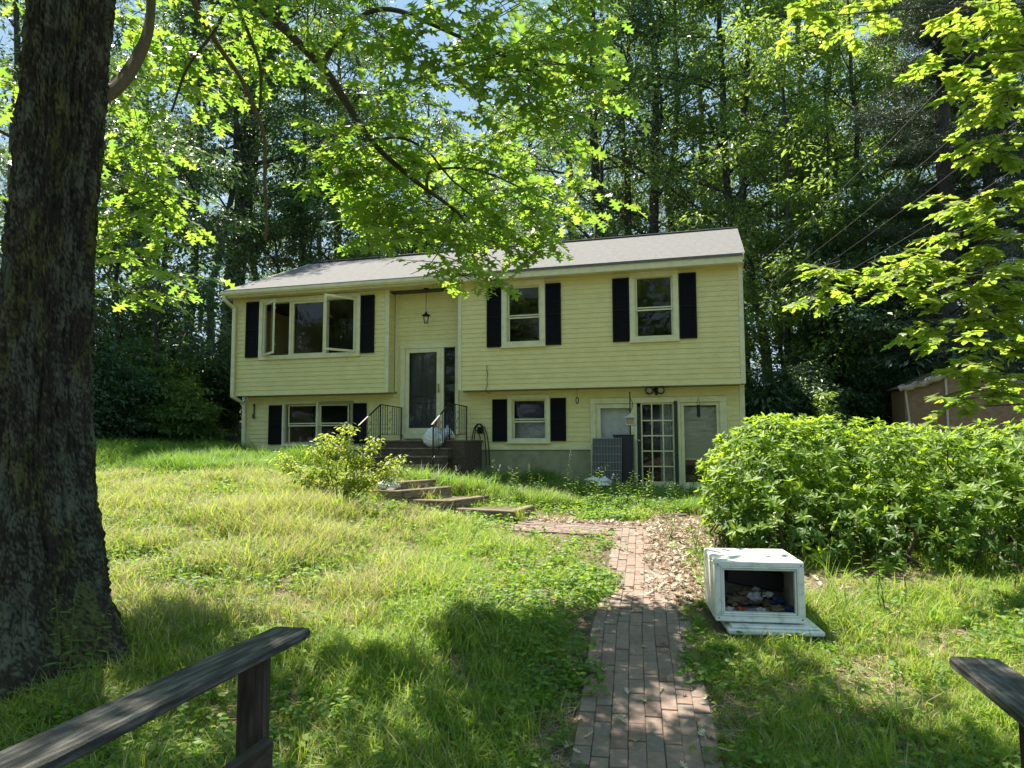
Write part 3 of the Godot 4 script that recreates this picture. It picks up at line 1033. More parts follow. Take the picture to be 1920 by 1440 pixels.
	mb.lathe(Vector3(0, 0.03, 0.04), [[0.0, 0.0], [0.035, 0.01], [0.035, 0.09], [0.0, 0.11]], 10)
	mb.bx(-0.01, 0.01, 0.36, 0.39, 0.0, 0.07)
	part("holder", mb, M.deck, o)
	# loose cable on the siding
	o = at_house("loose_cable", "thin dark cable dangling down the siding left of the middle window", "cable", 7.2, -0.10, 0.02)
	mb = MB.new()
	mb.tube(pts([Vector3(0.0, 0.68, 0), Vector3(-0.01, 0.60, 0.01), Vector3(0.02, 0.48, 0.015), Vector3(0.0, 0.34, 0.02), Vector3(0.015, 0.2, 0.02), Vector3(-0.03, 0.09, 0.02), Vector3(0.01, 0.03, 0.02), Vector3(0.09, 0.0, 0.01)]), rad(8, 0.008), 6)
	part("cord", mb, M.black, o)
	# garden hose on its holder
	o = at_house("garden_hose", "black garden hose looped over a wall holder beside the entry steps", "hose", 6.90, -1.75, LOW + 0.06)
	mb = MB.new()
	for s in [[-0.24, 0.0], [-0.16, 0.03], [0.25, 0.0], [0.18, 0.04], [0.04, 0.06]]:
		var top := 0.92 if absf(s[0]) > 0.1 else 0.70
		mb.tube(pts([Vector3(s[0], -0.08, s[1]), Vector3(s[0] * 0.95, 0.3, s[1]), Vector3(s[0] * 0.8, 0.62, s[1] + 0.01), Vector3(s[0] * 0.55, top - 0.08, s[1] + 0.02), Vector3(s[0] * 0.1, top, s[1] + 0.03)]), rad(5, 0.013), 7)
	loop = []
	for k in 21: loop.append(Vector3(cos(TAU * k / 20) * 0.10, 0.84 + sin(TAU * k / 20) * 0.09, 0.06))
	mb.tube(pts(loop), rad(21, 0.014), 7, false)
	part("hose", mb, M.black, o)
	mb = MB.new()
	mb.bx(-0.07, 0.07, 0.70, 0.86, -0.05, 0.0, 0.01)
	mb.bx(-0.03, 0.03, 0.80, 0.84, 0.0, 0.12, 0.008)
	part("holder", mb, M.iron, o)
	# things leaning by the patio door
	var t := Transform3D(Basis(Vector3.RIGHT, -0.16), Vector3.ZERO)
	o = at_house("wire_crate_panel", "folded wire dog crate leaning against the patio door", "wire crate", 10.05, -2.30, LOW + 0.42)
	for k in 20:
		mb = MB.new()
		var x := -0.33 + k * 0.0347
		mb.tube(pts([t * Vector3(x, 0.02, 0), t * Vector3(x, 1.13, 0)]), rad(2, 0.0035), 4)
		part("wire", mb, M.metal, o)
	for k in 7:
		mb = MB.new()
		mb.tube(pts([t * Vector3(-0.34, 0.02 + k * 0.185, 0.008), t * Vector3(0.34, 0.02 + k * 0.185, 0.008)]), rad(2, 0.0055), 5)
		part("cross_wire", mb, M.metal, o)
	mb = MB.new()
	mb.box(t * Transform3D(Basis(), Vector3(0, 0.56, -0.03)), Vector3(0.68, 1.13, 0.02), 0.004)
	part("tray", mb, plain(C(.05, .055, .05), 0.6), o)
	o = at_house("black_panel", "tall black board standing behind the wire crate", "board", 10.42, -2.29, LOW + 0.22)
	mb = MB.new()
	mb.box(Transform3D(Basis(Vector3.RIGHT, -0.10), Vector3(0, 0.6, 0)), Vector3(0.46, 1.16, 0.03), 0.008)
	part("board", mb, M.black, o)
	mb = MB.new()
	mb.box(Transform3D(Basis(Vector3.RIGHT, -0.10), Vector3(0, 1.17, -0.06)), Vector3(0.5, 0.03, 0.05), 0.006)
	part("rim", mb, M.iron, o)
	o = at_house("plastic_sheet", "crumpled clear plastic sheet heaped at the foot of the wire crate", "plastic sheet", 9.95, -2.28, LOW + 0.75)
	mb = crumple(31, 0.33)
	part("sheet", mb, M.bag, o).position = Vector3(0, 0.12, 0)
	o = at_house("orange_pot", "orange clay pot half hidden by the rhododendron at the patio", "pot", 12.62, -2.28, LOW + 0.8)
	mb = MB.new()
	mb.lathe(Vector3.ZERO, [[0.0, 0.0], [0.07, 0.0], [0.10, 0.15], [0.115, 0.15], [0.115, 0.185], [0.095, 0.185], [0.085, 0.12], [0.0, 0.11]], 16)
	part("pot", mb, M.orange, o)
	# bird feeder on its pole
	var base := hw(10.71, 0, 0.9)
	base.y = ground(base.x, base.z)
	var top_y := HOUSE.y - 0.27 + 0.27 - base.y - 0.20
	o = thing("bird_feeder", "small house-shaped bird feeder on a dark pole in front of the patio door", "bird feeder", base)
	mb = MB.new()
	mb.tube(pts([Vector3(0, -0.05, 0), Vector3(0, top_y * 0.55, 0.01), Vector3(0, top_y, 0)]), rad(3, 0.014), 7)
	part("pole", mb, M.iron, o)
	mb = MB.new()
	mb.tube(pts([Vector3(0, top_y * 0.8, 0), Vector3(0.04, top_y * 0.84, 0.02), Vector3(0.05, top_y * 0.9, 0.02), Vector3(0.0, top_y * 0.95, 0)]), rad(4, 0.008), 5)
	part("hook", mb, M.iron, o)
	var fy := HOUSE.y - 0.86 - base.y
	mb = MB.new()
	mb.lathe(Vector3(0, fy + 0.10, 0.03), [[0.15, 0.0], [0.14, 0.012], [0.06, 0.055], [0.025, 0.075], [0.02, 0.10], [0.0, 0.105]], 14)
	part("feeder_roof", mb, M.canvas_top, o)
	mb = MB.new()
	mb.bx(-0.06, 0.06, fy - 0.03, fy + 0.10, -0.03, 0.09)
	part("hopper", mb, plain(C(.40, .30, .16), 0.6), o)
	mb = MB.new()
	mb.bx(-0.115, 0.115, fy - 0.06, fy - 0.032, -0.085, 0.145, 0.006)
	part("tray", mb, M.canvas_top, o)


# ------------------------------------------------------------------ yard
func timber_steps() -> void:
	var heaps := [
		[[Vector3(-1.15, .66, -12.75), Vector3(0.0, .66, -12.12), Vector3(0.33, .66, -13.15)], 0.24, "lowest timber step where the brick path ends"],
		[[Vector3(-2.0, .80, -12.85), Vector3(-1.1, .80, -12.62), Vector3(-0.5, .80, -13.75)], 0.30, "second timber step with a grassy top above the lowest one"],
		[[Vector3(-2.45, .97, -12.75), Vector3(-2.02, .97, -12.62), Vector3(-1.22, .97, -13.75)], 0.30, "third timber step carrying a crumpled white bag"],
		[[Vector3(-2.55, 1.10, -13.2), Vector3(-2.1, 1.10, -12.95), Vector3(-1.55, 1.10, -14.0)], 0.24, "uppermost timber step in front of the entry steps"]]
	for h in heaps:
		var p: Array = h[0]
		var c: Vector3 = p[1]
		var base := Vector3(c.x, ground(c.x, c.z), c.z)
		var o := thing("timber_step", h[2], "step", base, 0.0, "timber steps climbing to the entry")
		for e in [[p[0], p[1]], [p[1], p[2]]]:
			for k in 2:
				var a: Vector3 = e[0]
				var b: Vector3 = e[1]
				var d := (b - a).normalized()
				var ex := 0.07 if e[0] == p[0] else -0.075
				var len := a.distance_to(b) + ex
				var mb := MB.new()
				mb.bx(0, len, -0.155, 0.0, -0.075, 0.075, 0.012)
				var m := part("timber", mb, M.timber, o)
				var z := d.cross(Vector3.UP).normalized()
				m.transform = Transform3D(Basis(d, Vector3.UP, z), a - d * minf(ex, 0.0) - base - Vector3(0, 0.158 * k, 0) + z * (0.008 * k))
		# earth filling
		var back: Vector3 = p[0] + (p[2] - p[1])
		var q := [p[0], p[1], p[2], back]
		var mb := MB.new()
		var mid := Vector3.ZERO
		for x in q: mid += x / 4.0
		var rim := []
		for x in q: rim.append((x as Vector3).lerp(mid, 0.06) - base - Vector3(0, 0.03, 0))
		mb.quad(rim[0], rim[1], rim[2], rim[3])
		for i in 4:
			var a: Vector3 = rim[i]
			var b: Vector3 = rim[(i + 1) % 4]
			mb.quad(a - Vector3(0, 0.5, 0), b - Vector3(0, 0.5, 0), b, a)
		part("earth", mb, M.soil, o)
	var s := Vector3(-2.22, .96, -12.82)
	var bag := thing("crumpled_bag", "crumpled white plastic bag lying on the third timber step", "plastic bag", s)
	sack(bag, Vector3(0.40, 0.24, 0.30), M.bag, 47, "sack", 1.2)
	# edging timber beside the path
	var e := thing("edging_timber", "long half buried timber edging the leafy end of the path", "timber", Vector3(2.5, 0.36, -12.86), -0.09)
	var mb := MB.new()
	mb.bx(-0.62, 0.62, 0.0, 0.17, -0.07, 0.07, 0.012)
	part("beam", mb, M.timber, e)


func brick_path() -> void:
	var bed := MB.new()
	var f := 2.0
	while f < 11.3:
		var a := walk_x(f)
		var b := walk_x(f + 0.2)
		bed.quad(Vector3(a - 0.44, ground(a, -f) + 0.014, -f), Vector3(a + 0.44, ground(a, -f) + 0.014, -f), Vector3(b + 0.44, ground(b, -f - 0.2) + 0.014, -f - 0.2), Vector3(b - 0.44, ground(b, -f - 0.2) + 0.014, -f - 0.2))
		f += 0.2
	var path := setting("brick_path", bed, M.sand)
	var meshes := []
	for k in M.bricks.size():
		var mb := MB.new()
		mb.bx(-0.0503, 0.0503, -0.03, 0.022, -0.1005, 0.1005, 0.004)
		meshes.append(mb.mesh(M.bricks[k]))
	rng.seed = 77
	var count := 0
	f = 2.3
	var row := 0
	while f < 11.25:
		var x0 := walk_x(f)
		var x1 := walk_x(f + 0.2)
		var dir := Vector3(x1 - x0, 0, -0.2).normalized()
		var side := Vector3(-dir.z, 0, dir.x)
		for c in 8:
			var shift := 0.1 if c % 2 else 0.0
			var ff := f + shift + rng.randf_range(-0.004, 0.004)
			if ff > 11.2: continue
			if (c == 0 or c == 7) and noise.get_noise_1d(ff * 60.0 + c * 300) > 0.14: continue       # sunk under the turf
			var p := Vector3(walk_x(ff), 0, -ff) + side * ((c - 3.5) * 0.1045 + rng.randf_range(-0.002, 0.002))
			p.y = (ground(p.x, p.z - 0.1) + ground(p.x, p.z + 0.1)) / 2 + 0.004 + rng.randf_range(-0.006, 0.006)
			var slope := (ground(p.x + dir.x * 0.1, p.z + dir.z * 0.1) - ground(p.x - dir.x * 0.1, p.z - dir.z * 0.1)) / 0.2
			var b := Basis(Vector3.UP, atan2(-dir.x, -dir.z) + rng.randf_range(-0.012, 0.012)) * Basis(Vector3.RIGHT, atan(slope) + rng.randf_range(-0.015, 0.015)) * Basis(Vector3.BACK, rng.randf_range(-0.02, 0.02))
			piece("brick", meshes[rng.randi() % meshes.size()], Transform3D(b, p), path)
			count += 1
		f += 0.2045
		row += 1
	# the stretch along the house: bricks lie along it
	var bed2 := MB.new()
	var d3 := Vector3(cos(YAW), 0, sin(YAW))
	var n3 := Vector3(-sin(YAW), 0, cos(YAW))
	for k in 13:
		var a := Vector3(0.25, 0, -12.35) + d3 * (k * 0.2)
		var b := a + d3 * 0.2
		var q := [a + n3 * 1.24, b + n3 * 1.24, b, a]
		for i in 4: q[i].y = ground(q[i].x, q[i].z) + 0.015
		bed2.quad(q[0], q[1], q[2], q[3])
	part("sand_bed", bed2, M.sand, path)
	for r in 12:
		for c in 13:
			var p := Vector3(0.25, 0, -12.35) + d3 * ((c + (0.5 if r % 2 else 0.0)) * 0.2045) + n3 * (0.05 + r * 0.1045)
			if path_over(p): continue
			p.y = ground(p.x, p.z) + 0.004 + rng.randf_range(-0.005, 0.005)
			var b := Basis(Vector3.UP, PI / 2 - YAW + rng.randf_range(-0.012, 0.012)) * Basis(Vector3.BACK, rng.randf_range(-0.02, 0.02))
			piece("brick", meshes[rng.randi() % meshes.size()], Transform3D(b, p), path)


func path_over(p: Vector3) -> bool:
	return -p.z < 11.33 and absf(p.x - walk_x(-p.z)) < 0.46


func freezer() -> void:
	var yaw := -0.14
	var fr := Vector3(2.06, 0, -6.02)
	var base := Vector3(2.11, ground(2.11, -6.4) + 0.075, -6.40)
	var o := thing("freezer_cabinet", "discarded white freezer cabinet lying open beside the brick path", "freezer", base, yaw)
	var W := 0.72
	var H := 0.50
	var D := 0.74
	var mb := MB.new()
	# shell of five slabs and a front rim
	mb.bx(-W / 2, W / 2, H - 0.05, H, -D / 2, D / 2, 0.008)
	mb.bx(-W / 2, W / 2, 0.0, 0.05, -D / 2, D / 2, 0.008)
	mb.bx(-W / 2, -W / 2 + 0.05, 0.05, H - 0.05, -D / 2, D / 2, 0.006)
	mb.bx(W / 2 - 0.05, W / 2, 0.05, H - 0.05, -D / 2, D / 2, 0.006)
	mb.bx(-W / 2 + 0.05, W / 2 - 0.05, 0.05, H - 0.05, -D / 2, -D / 2 + 0.05)
	for x in [0.16, 0.24]: mb.bx(-W / 2 - 0.008, -W / 2 + 0.01, 0.02, H - 0.02, D / 2 - x, D / 2 - x + 0.035, 0.005)
	part("cabinet", mb, M.white_paint, o)
	mb = MB.new()
	ring(mb, -W / 2 + 0.049, W / 2 - 0.049, 0.049, H - 0.049, 0.012, D / 2 - 0.04, D / 2 + 0.006, 0.004)
	ring(mb, -W / 2 + 0.062, W / 2 - 0.062, 0.062, H - 0.062, 0.016, D / 2 - 0.06, D / 2 - 0.004, 0.006)
	part("gasket_rim", mb, M.white_paint, o)
	mb = MB.new()
	mb.bx(-W / 2 + 0.051, -W / 2 + 0.056, 0.052, H - 0.052, -D / 2 + 0.051, D / 2 - 0.05)
	mb.bx(W / 2 - 0.056, W / 2 - 0.051, 0.052, H - 0.052, -D / 2 + 0.051, D / 2 - 0.05)
	mb.bx(-W / 2 + 0.057, W / 2 - 0.057, H - 0.056, H - 0.051, -D / 2 + 0.051, D / 2 - 0.05)
	mb.bx(-W / 2 + 0.057, W / 2 - 0.057, 0.051, 0.056, -D / 2 + 0.051, D / 2 - 0.05)
	mb.bx(-W / 2 + 0.057, W / 2 - 0.057, 0.057, H - 0.057, -D / 2 + 0.051, -D / 2 + 0.056)
	part("liner", mb, M.liner, o)
	mb = MB.new()
	mb.box(Transform3D(Basis(Vector3.BACK, -0.16), Vector3(0.06, 0.27, -0.20)), Vector3(0.50, 0.16, 0.16), 0.01)
	part("evaporator_box", mb, M.black, o)
	mb = MB.new()
	for p in [Vector2(-W / 2 + 0.026, 0.03), Vector2(-W / 2 + 0.026, H - 0.03), Vector2(W / 2 - 0.026, H - 0.03), Vector2(W / 2 - 0.026, 0.03)]:
		mb.bx(p.x - 0.005, p.x + 0.005, p.y - 0.005, p.y + 0.005, D / 2, D / 2 + 0.003)
	part("screw_hole", mb, M.black, o)
	# the door slab underneath
	var s := thing("freezer_door", "flat white freezer door lying in the grass beneath the cabinet", "freezer door", Vector3(2.20, ground(2.2, -6.2) + 0.005, -6.2), yaw + 0.02)
	mb = MB.new()
	mb.bx(-0.40, 0.36, 0.0, 0.045, -0.5, 0.29, 0.012)
	part("panel", mb, M.white_paint, s)
	mb = MB.new()
	mb.bx(-0.37, 0.33, 0.0455, 0.066, -0.47, 0.26, 0.014)
	part("inner_panel", mb, M.white_paint, s)
	# rubbish inside
	var looks := [["brown cardboard scrap", M.card, "cardboard"], ["white paper scrap", M.paper, "paper"], ["blue wrapper", M.blue, "wrapper"], ["dull plastic bag", M.shade, "plastic bag"], ["orange wrapper", M.orange, "wrapper"]]
	var spots := [[-0.24, 0.0, 0.26, 1, 0.055, "front left corner"], [-0.13, 0.0, 0.22, 4, 0.05, "front left"], [0.03, 0.0, 0.25, 1, 0.06, "front middle"], [0.16, 0.0, 0.24, 0, 0.09, "front right"], [0.25, 0.0, 0.24, 2, 0.08, "front right corner"],
		[-0.17, 0.03, 0.10, 0, 0.13, "left side"], [0.0, 0.05, 0.06, 3, 0.12, "middle of the heap"], [0.12, 0.10, 0.10, 1, 0.055, "top of the heap"], [0.20, 0.03, 0.08, 2, 0.10, "right side"], [0.04, 0.12, -0.02, 1, 0.05, "back of the heap"], [-0.06, 0.08, 0.02, 0, 0.10, "crest of the heap"]]
	for k in spots.size():
		var q: Array = spots[k]
		var l: Array = looks[q[3]]
		mb = crumple(300 + k, q[4])
		var p := base + Basis(Vector3.UP, yaw) * Vector3(q[0], 0.06 + q[1] + q[4] * 0.30, q[2])
		var r := part(["cardboard_scrap", "paper_scrap", "wrapper", "plastic_scrap", "wrapper"][q[3]], mb, l[1])
		r.position = p
		r.rotation.y = k * 1.3
		tag(r, "crumpled %s inside the freezer cabinet, %s" % [l[0], q[5]], l[2], "rubbish inside the freezer")
	var heap := MB.new()
	for k in 26:
		var c := crumple(500 + k, rng.randf_range(0.05, 0.09))
		var off := Vector3(rng.randf_range(-0.26, 0.26), 0.08 + rng.randf_range(0, 0.05), rng.randf_range(-0.25, 0.18))
		var k0 := heap.v.size()
		for i in c.v.size():
			heap.v.append(c.v[i] + off)
			heap.n.append(c.n[i])
		for i in c.idx: heap.idx.append(i + k0)
	var hp := part("rubbish", heap, M.card)
	hp.transform = Transform3D(Basis(Vector3.UP, yaw), base)
	hp.set_meta("kind", "stuff")
	tag(hp, "heap of brown rubbish filling the bottom of the freezer cabinet", "rubbish")


func plank(o: Node3D, called: String, a: Vector3, b: Vector3, w: float, h: float, mat: Material, wear := 0.004) -> void:   # a weathered board, its grain along it
	var len := a.distance_to(b)
	var mb := MB.new()
	var nx := int(len / 0.02) + 2
	var prof := []
	var bev := 0.008
	for c in [[-w / 2 + bev, h], [-w / 4, h], [0.0, h], [w / 4, h], [w / 2 - bev, h], [w / 2, h - bev], [w / 2, h / 2], [w / 2, bev], [w / 2 - bev, 0], [0.0, 0.0], [-w / 2 + bev, 0], [-w / 2, bev], [-w / 2, h / 2], [-w / 2, h - bev]]: prof.append(c)
	var m := prof.size()
	var rows := []
	for i in nx:
		var x := len * i / (nx - 1)
		var r := []
		for j in m:
			var y: float = prof[j][1]
			var z: float = prof[j][0]
			var k := noise.get_noise_3d(x * 12.0 + a.x * 50, y * 300.0, z * 220.0) * wear
			var ends := noise.get_noise_2d(z * 700.0, y * 700.0 + i) * 0.012 if i == 0 or i == nx - 1 else 0.0
			r.append(Vector3(x + ends, y + k * (1.0 if j < 6 else 0.3), z + k))
		rows.append(r)
	for i in nx - 1:
		for j in m:
			var p: Vector3 = rows[i][j]
			var q: Vector3 = rows[i][(j + 1) % m]
			var s: Vector3 = rows[i + 1][(j + 1) % m]
			var t: Vector3 = rows[i + 1][j]
			mb.quad(p, q, s, t)
	for e in [0, nx - 1]:
		for j in range(1, m - 1):
			if e == 0: mb.tri(rows[e][0], rows[e][j + 1], rows[e][j])
			else: mb.tri(rows[e][0], rows[e][j], rows[e][j + 1])
	var x := (b - a).normalized()
	var z := x.cross(Vector3.UP).normalized() if absf(x.y) < 0.95 else Vector3.BACK
	var y := z.cross(x).normalized()
	part(called, mb, mat, o).transform = Transform3D(Basis(x, y, z), a)


func railings() -> void:
	var o := thing("wooden_railing", "weathered grey wooden railing in the left foreground, sloping board on a post", "railing", Vector3(-1.08, -0.05, -3.0), 0.0, "weathered railings in the foreground")
	var b := Vector3(1.08, 0.05, 3.0)
	plank(o, "top_board", Vector3(-1.51, 0.955, -0.9) + b, Vector3(-0.967, 0.955, -3.19) + b, 0.172, 0.042, M.old_wood)
	plank(o, "post", Vector3(-0.985, 0.0, -2.93) + b, Vector3(-0.985, 0.954, -2.93) + b, 0.10, 0.10, M.post_wood)
	plank(o, "lower_board", Vector3(-1.26, 0.485, -1.5) + b, Vector3(-0.945, 0.485, -2.84) + b, 0.045, 0.185, M.post_wood)
	o = thing("wooden_railing", "short piece of weathered grey railing at the lower right edge, board on a post", "railing", Vector3(1.7, -0.05, -2.4), 0.0, "weathered railings in the foreground")
	b = Vector3(-1.7, 0.05, 2.4)
	plank(o, "top_board", Vector3(1.72, 0.955, -2.72) + b, Vector3(1.29, 0.955, -0.9) + b, 0.172, 0.042, M.old_wood)
	plank(o, "post", Vector3(1.82, 0.0, -2.46) + b, Vector3(1.82, 0.954, -2.46) + b, 0.10, 0.10, M.post_wood)


func tent() -> void:
	var c := Vector3(11.6, ground(11.6, -19.0), -19.0)
	var o := thing("canvas_tent", "brown canvas tent with a pale rolled edge behind the rhododendron", "tent", c, -0.25)
	var h := 3.62 - c.y
	var mb := MB.new()
	mb.quad(Vector3(-0.2, 0, 0.75), Vector3(1.7, 0, 0.75), Vector3(1.7, h - 0.55, 0.75), Vector3(-0.2, h - 0.12, 0.75))
	mb.quad(Vector3(-1.0, 0, 0.1), Vector3(-0.2, 0, 0.75), Vector3(-0.2, h - 0.12, 0.75), Vector3(-1.0, h - 0.42, 0.1))
	mb.quad(Vector3(1.7, 0, 0.75), Vector3(1.9, 0, -1.2), Vector3(1.9, h - 0.5, -1.2), Vector3(1.7, h - 0.55, 0.75))
	mb.quad(Vector3(1.9, 0, -1.2), Vector3(-1.0, 0, -1.2), Vector3(-1.0, h - 0.4, -1.2), Vector3(1.9, h - 0.5, -1.2))
	mb.quad(Vector3(-1.0, 0, -1.2), Vector3(-1.0, 0, 0.1), Vector3(-1.0, h - 0.42, 0.1), Vector3(-1.0, h - 0.4, -1.2))
	part("wall", mb, M.canvas, o)
	mb = MB.new()
	mb.quad(Vector3(-0.22, h - 0.1, 0.82), Vector3(1.85, h - 0.52, 0.82), Vector3(1.95, h - 0.2, -0.3), Vector3(-0.3, h + 0.05, -0.3))
	mb.quad(Vector3(-0.3, h + 0.05, -0.3), Vector3(1.95, h - 0.2, -0.3), Vector3(1.95, h - 0.45, -1.3), Vector3(-1.1, h - 0.35, -1.3))
	mb.quad(Vector3(-1.1, h - 0.38, 0.12), Vector3(-0.22, h - 0.1, 0.82), Vector3(-0.3, h + 0.05, -0.3), Vector3(-1.1, h - 0.35, -1.3))
	part("roof", mb, M.canvas, o)
	mb = MB.new()
	var roll := []
	for k in 12: roll.append(Vector3(-1.12, h - 0.40, 0.10).lerp(Vector3(-0.18, h - 0.07, 0.86), k / 11.0) + Vector3(0, 0.03 * sin(k * 1.9) - 0.05 * sin(k / 11.0 * PI), 0.02 * cos(k * 2.3)))
	mb.tube(pts(roll), rad(12, 0.085), 9)
	part("rolled_edge", mb, M.canvas_top, o)
	for p in [[Vector3(-0.2, 0, 0.80), Vector3(-0.2, h - 0.1, 0.80)], [Vector3(-0.85, 0, 0.25), Vector3(-0.98, h - 0.42, 0.13)]]:
		mb = MB.new()
		mb.tube(pts(p), rad(2, 0.03), 8)
		part("pole", mb, M.pole, o)


func cables() -> void:
	var labels := ["upper overhead cable running from the house corner to the top right", "second overhead cable below the upper one, right of the roof", "third overhead cable crossing the dark pine", "lowest overhead cable nearest the yellow maple leaves"]
	var starts := [hw(13.25, 2.55, -0.6), hw(13.6, 2.25, -1.0), hw(13.9, 2.1, -1.2), hw(14.2, 2.0, -1.4)]
	var ends := [Vector3(6.6, 10.6, 3.0), Vector3(7.8, 10.6, 3.0), Vector3(9.0, 10.8, 3.0), Vector3(9.6, 9.9, 3.0)]
	var wide := [0.010, 0.008, 0.007, 0.009]
	for k in 4:
		var line := []
		for i in 25:
			var f := i / 24.0
			line.append((starts[k] as Vector3).lerp(ends[k], f) - Vector3(0, 4.0 * f * (1 - f) * 0.9, 0))
		var mb := MB.new()
		mb.tube(pts(line), rad(25, wide[k]), 6)
		var o := part("overhead_cable", mb, M.cable)
		tag(o, labels[k], "cable", "overhead cables right of the roof")


# ------------------------------------------------------------------ leaves and plants
const OAK_LEAF := [[-0.12, 0.004], [0.06, 0.012], [0.14, 0.07], [0.20, 0.20], [0.27, 0.17], [0.33, 0.07], [0.42, 0.12], [0.53, 0.36], [0.58, 0.28], [0.60, 0.09], [0.70, 0.13], [0.80, 0.30], [0.83, 0.20], [0.84, 0.08], [0.92, 0.09], [1.0, 0.0]]
const MAPLE_LEAF := [[-0.18, 0.004], [-0.02, 0.012], [-0.06, 0.20], [-0.10, 0.40], [0.10, 0.30], [0.30, 0.44], [0.56, 0.58], [0.52, 0.40], [0.50, 0.20], [0.66, 0.24], [0.80, 0.20], [1.0, 0.0]]
const FAR_LEAF := [[0.0, 0.0], [0.48, 0.24], [1.0, 0.0]]
const PLAIN_LEAF := [[0.0, 0.0], [0.25, 0.17], [0.55, 0.19], [0.82, 0.10], [1.0, 0.0]]
const LONG_LEAF := [[0.0, 0.01], [0.3, 0.13], [0.6, 0.16], [0.85, 0.09], [1.0, 0.0]]


func sphere() -> Vector3:
	var y := rng.randf_range(-1, 1)
	var a := rng.randf() * TAU
	var r := sqrt(1 - y * y)
	return Vector3(cos(a) * r, y, sin(a) * r)


func leaf_basis(dir: Vector3, tilt: float, size: float) -> Basis:      # x along the leaf, y its upper side
	var x := dir.normalized()
	var up := (Vector3.UP + sphere() * tilt).normalized()
	var z := x.cross(up).normalized()
	if z.length_squared() < 0.5: z = Vector3.BACK
	return Basis(x, z.cross(x).normalized(), z).scaled_local(Vector3.ONE * size)


func spray(mats: Array, seed_: int, count: int, reach: float, size: float, outline: Array = FAR_LEAF, flat := 0.35, tilt := 0.5) -> ArrayMesh:   # a twig end with leaves, one surface for each tone
	rng.seed = seed_
	var am := ArrayMesh.new()
	var mbs := []
	for m in mats: mbs.append(MB.new())
	for k in count:
		var p := sphere() * pow(rng.randf(), 0.5) * reach
		p.y *= flat
		var d := Vector3(p.x, -0.25 * reach, p.z) + sphere() * reach * 0.4
		(mbs[rng.randi() % mats.size()] as MB).leaf(outline, Transform3D(leaf_basis(d, tilt, size * rng.randf_range(0.7, 1.25)), p), 0.2, 0.12)
	for i in mats.size():
		if (mbs[i] as MB).v.size(): (mbs[i] as MB).put(am, mats[i])
	return am


func wander(a: Vector3, b: Vector3, n: int, amount: float, arch := 0.0) -> PackedVector3Array:
	var p := PackedVector3Array()
	var s := rng.randf() * 900
	for i in n:
		var f := float(i) / (n - 1)
		var k := sin(f * PI)
		p.append(a.lerp(b, f) + Vector3(noise.get_noise_2d(s + f * 120, 3), noise.get_noise_2d(s + f * 120, 50) * 0.5, noise.get_noise_2d(s + f * 120, 99)) * amount * k + Vector3(0, arch * k, 0))
	return p


func turned(scale: float, tilt := 0.3) -> Basis:
	return (Basis(Vector3.UP, rng.randf() * TAU) * Basis(Vector3(rng.randf_range(-1, 1), 0, rng.randf_range(-1, 1)).normalized(), rng.randf() * tilt)).scaled_local(Vector3.ONE * scale)


func forest_tree(called: String, label: String, category: String, at: Vector3, h: float, wide: float, low: float, lean: Vector2, sprays: Array, n: int, seed_: int, girth := 1.0, group := "") -> Node3D:
	rng.seed = seed_
	var o := thing(called, label, category, at, 0.0, group)
	var mb := MB.new()
	var top := Vector3(lean.x, h, lean.y)
	var trunk := wander(Vector3(0, -0.3, 0), top, 12, h * 0.05)
	var r0 := h * 0.0105 * girth
	var r := PackedFloat32Array()
	for i in 12: r.append(r0 * pow(1.0 - i / 12.5, 0.75) * (1.35 if i == 0 else 1.0))
	mb.tube(trunk, r, 10)
	var where := []
	var limbs := int(13 + h * 0.35)
	for k in limbs:
		var f := lerpf(low, 0.96, pow(k / float(limbs), 0.9))
		var i := int(f * 11)
		var p := trunk[i].lerp(trunk[mini(i + 1, 11)], f * 11 - i)
		var a := k * 2.4 + rng.randf_range(-0.5, 0.5)
		var g := (f - low) / (1.0 - low)
		var len := wide * (0.55 + 0.6 * sin(minf(g * 1.15 + 0.28, 1.0) * PI)) * rng.randf_range(0.7, 1.15)
		var e := p + Vector3(cos(a) * len, len * rng.randf_range(0.25, 0.75), sin(a) * len)
		var line := wander(p, e, 6, len * 0.25, len * 0.06)
		mb.tube(line, rad(6, r[i] * 0.42, 0.012), 6, false)
		for s in 3:
			var q := line[2 + s]
			var e2 := q + (Vector3(cos(a + rng.randf_range(-1.2, 1.2)), rng.randf_range(-0.1, 0.7), sin(a + rng.randf_range(-1.2, 1.2))) * len * 0.45)
			mb.tube(wander(q, e2, 4, len * 0.1), rad(4, r[i] * 0.16, 0.008), 5, false)
			for j in int(n / (limbs * 6.0)):
				where.append(q.lerp(e2, rng.randf_range(0.2, 1.1)) + sphere() * rng.randf() * len * 0.22)
		for j in int(n / (limbs * 2.0)):
			where.append(line[5].lerp(line[1], pow(rng.randf(), 1.3)) + sphere() * pow(rng.randf(), 0.6) * len * 0.36)
	part("trunk", mb, M.bark, o)
	var lists := []
	for s in sprays: lists.append([])
	for p in where: (lists[rng.randi() % sprays.size()] as Array).append(Transform3D(turned(rng.randf_range(0.7, 1.35), 0.5), p))
	for k in sprays.size(): many("crown", sprays[k], lists[k], o)
	return o


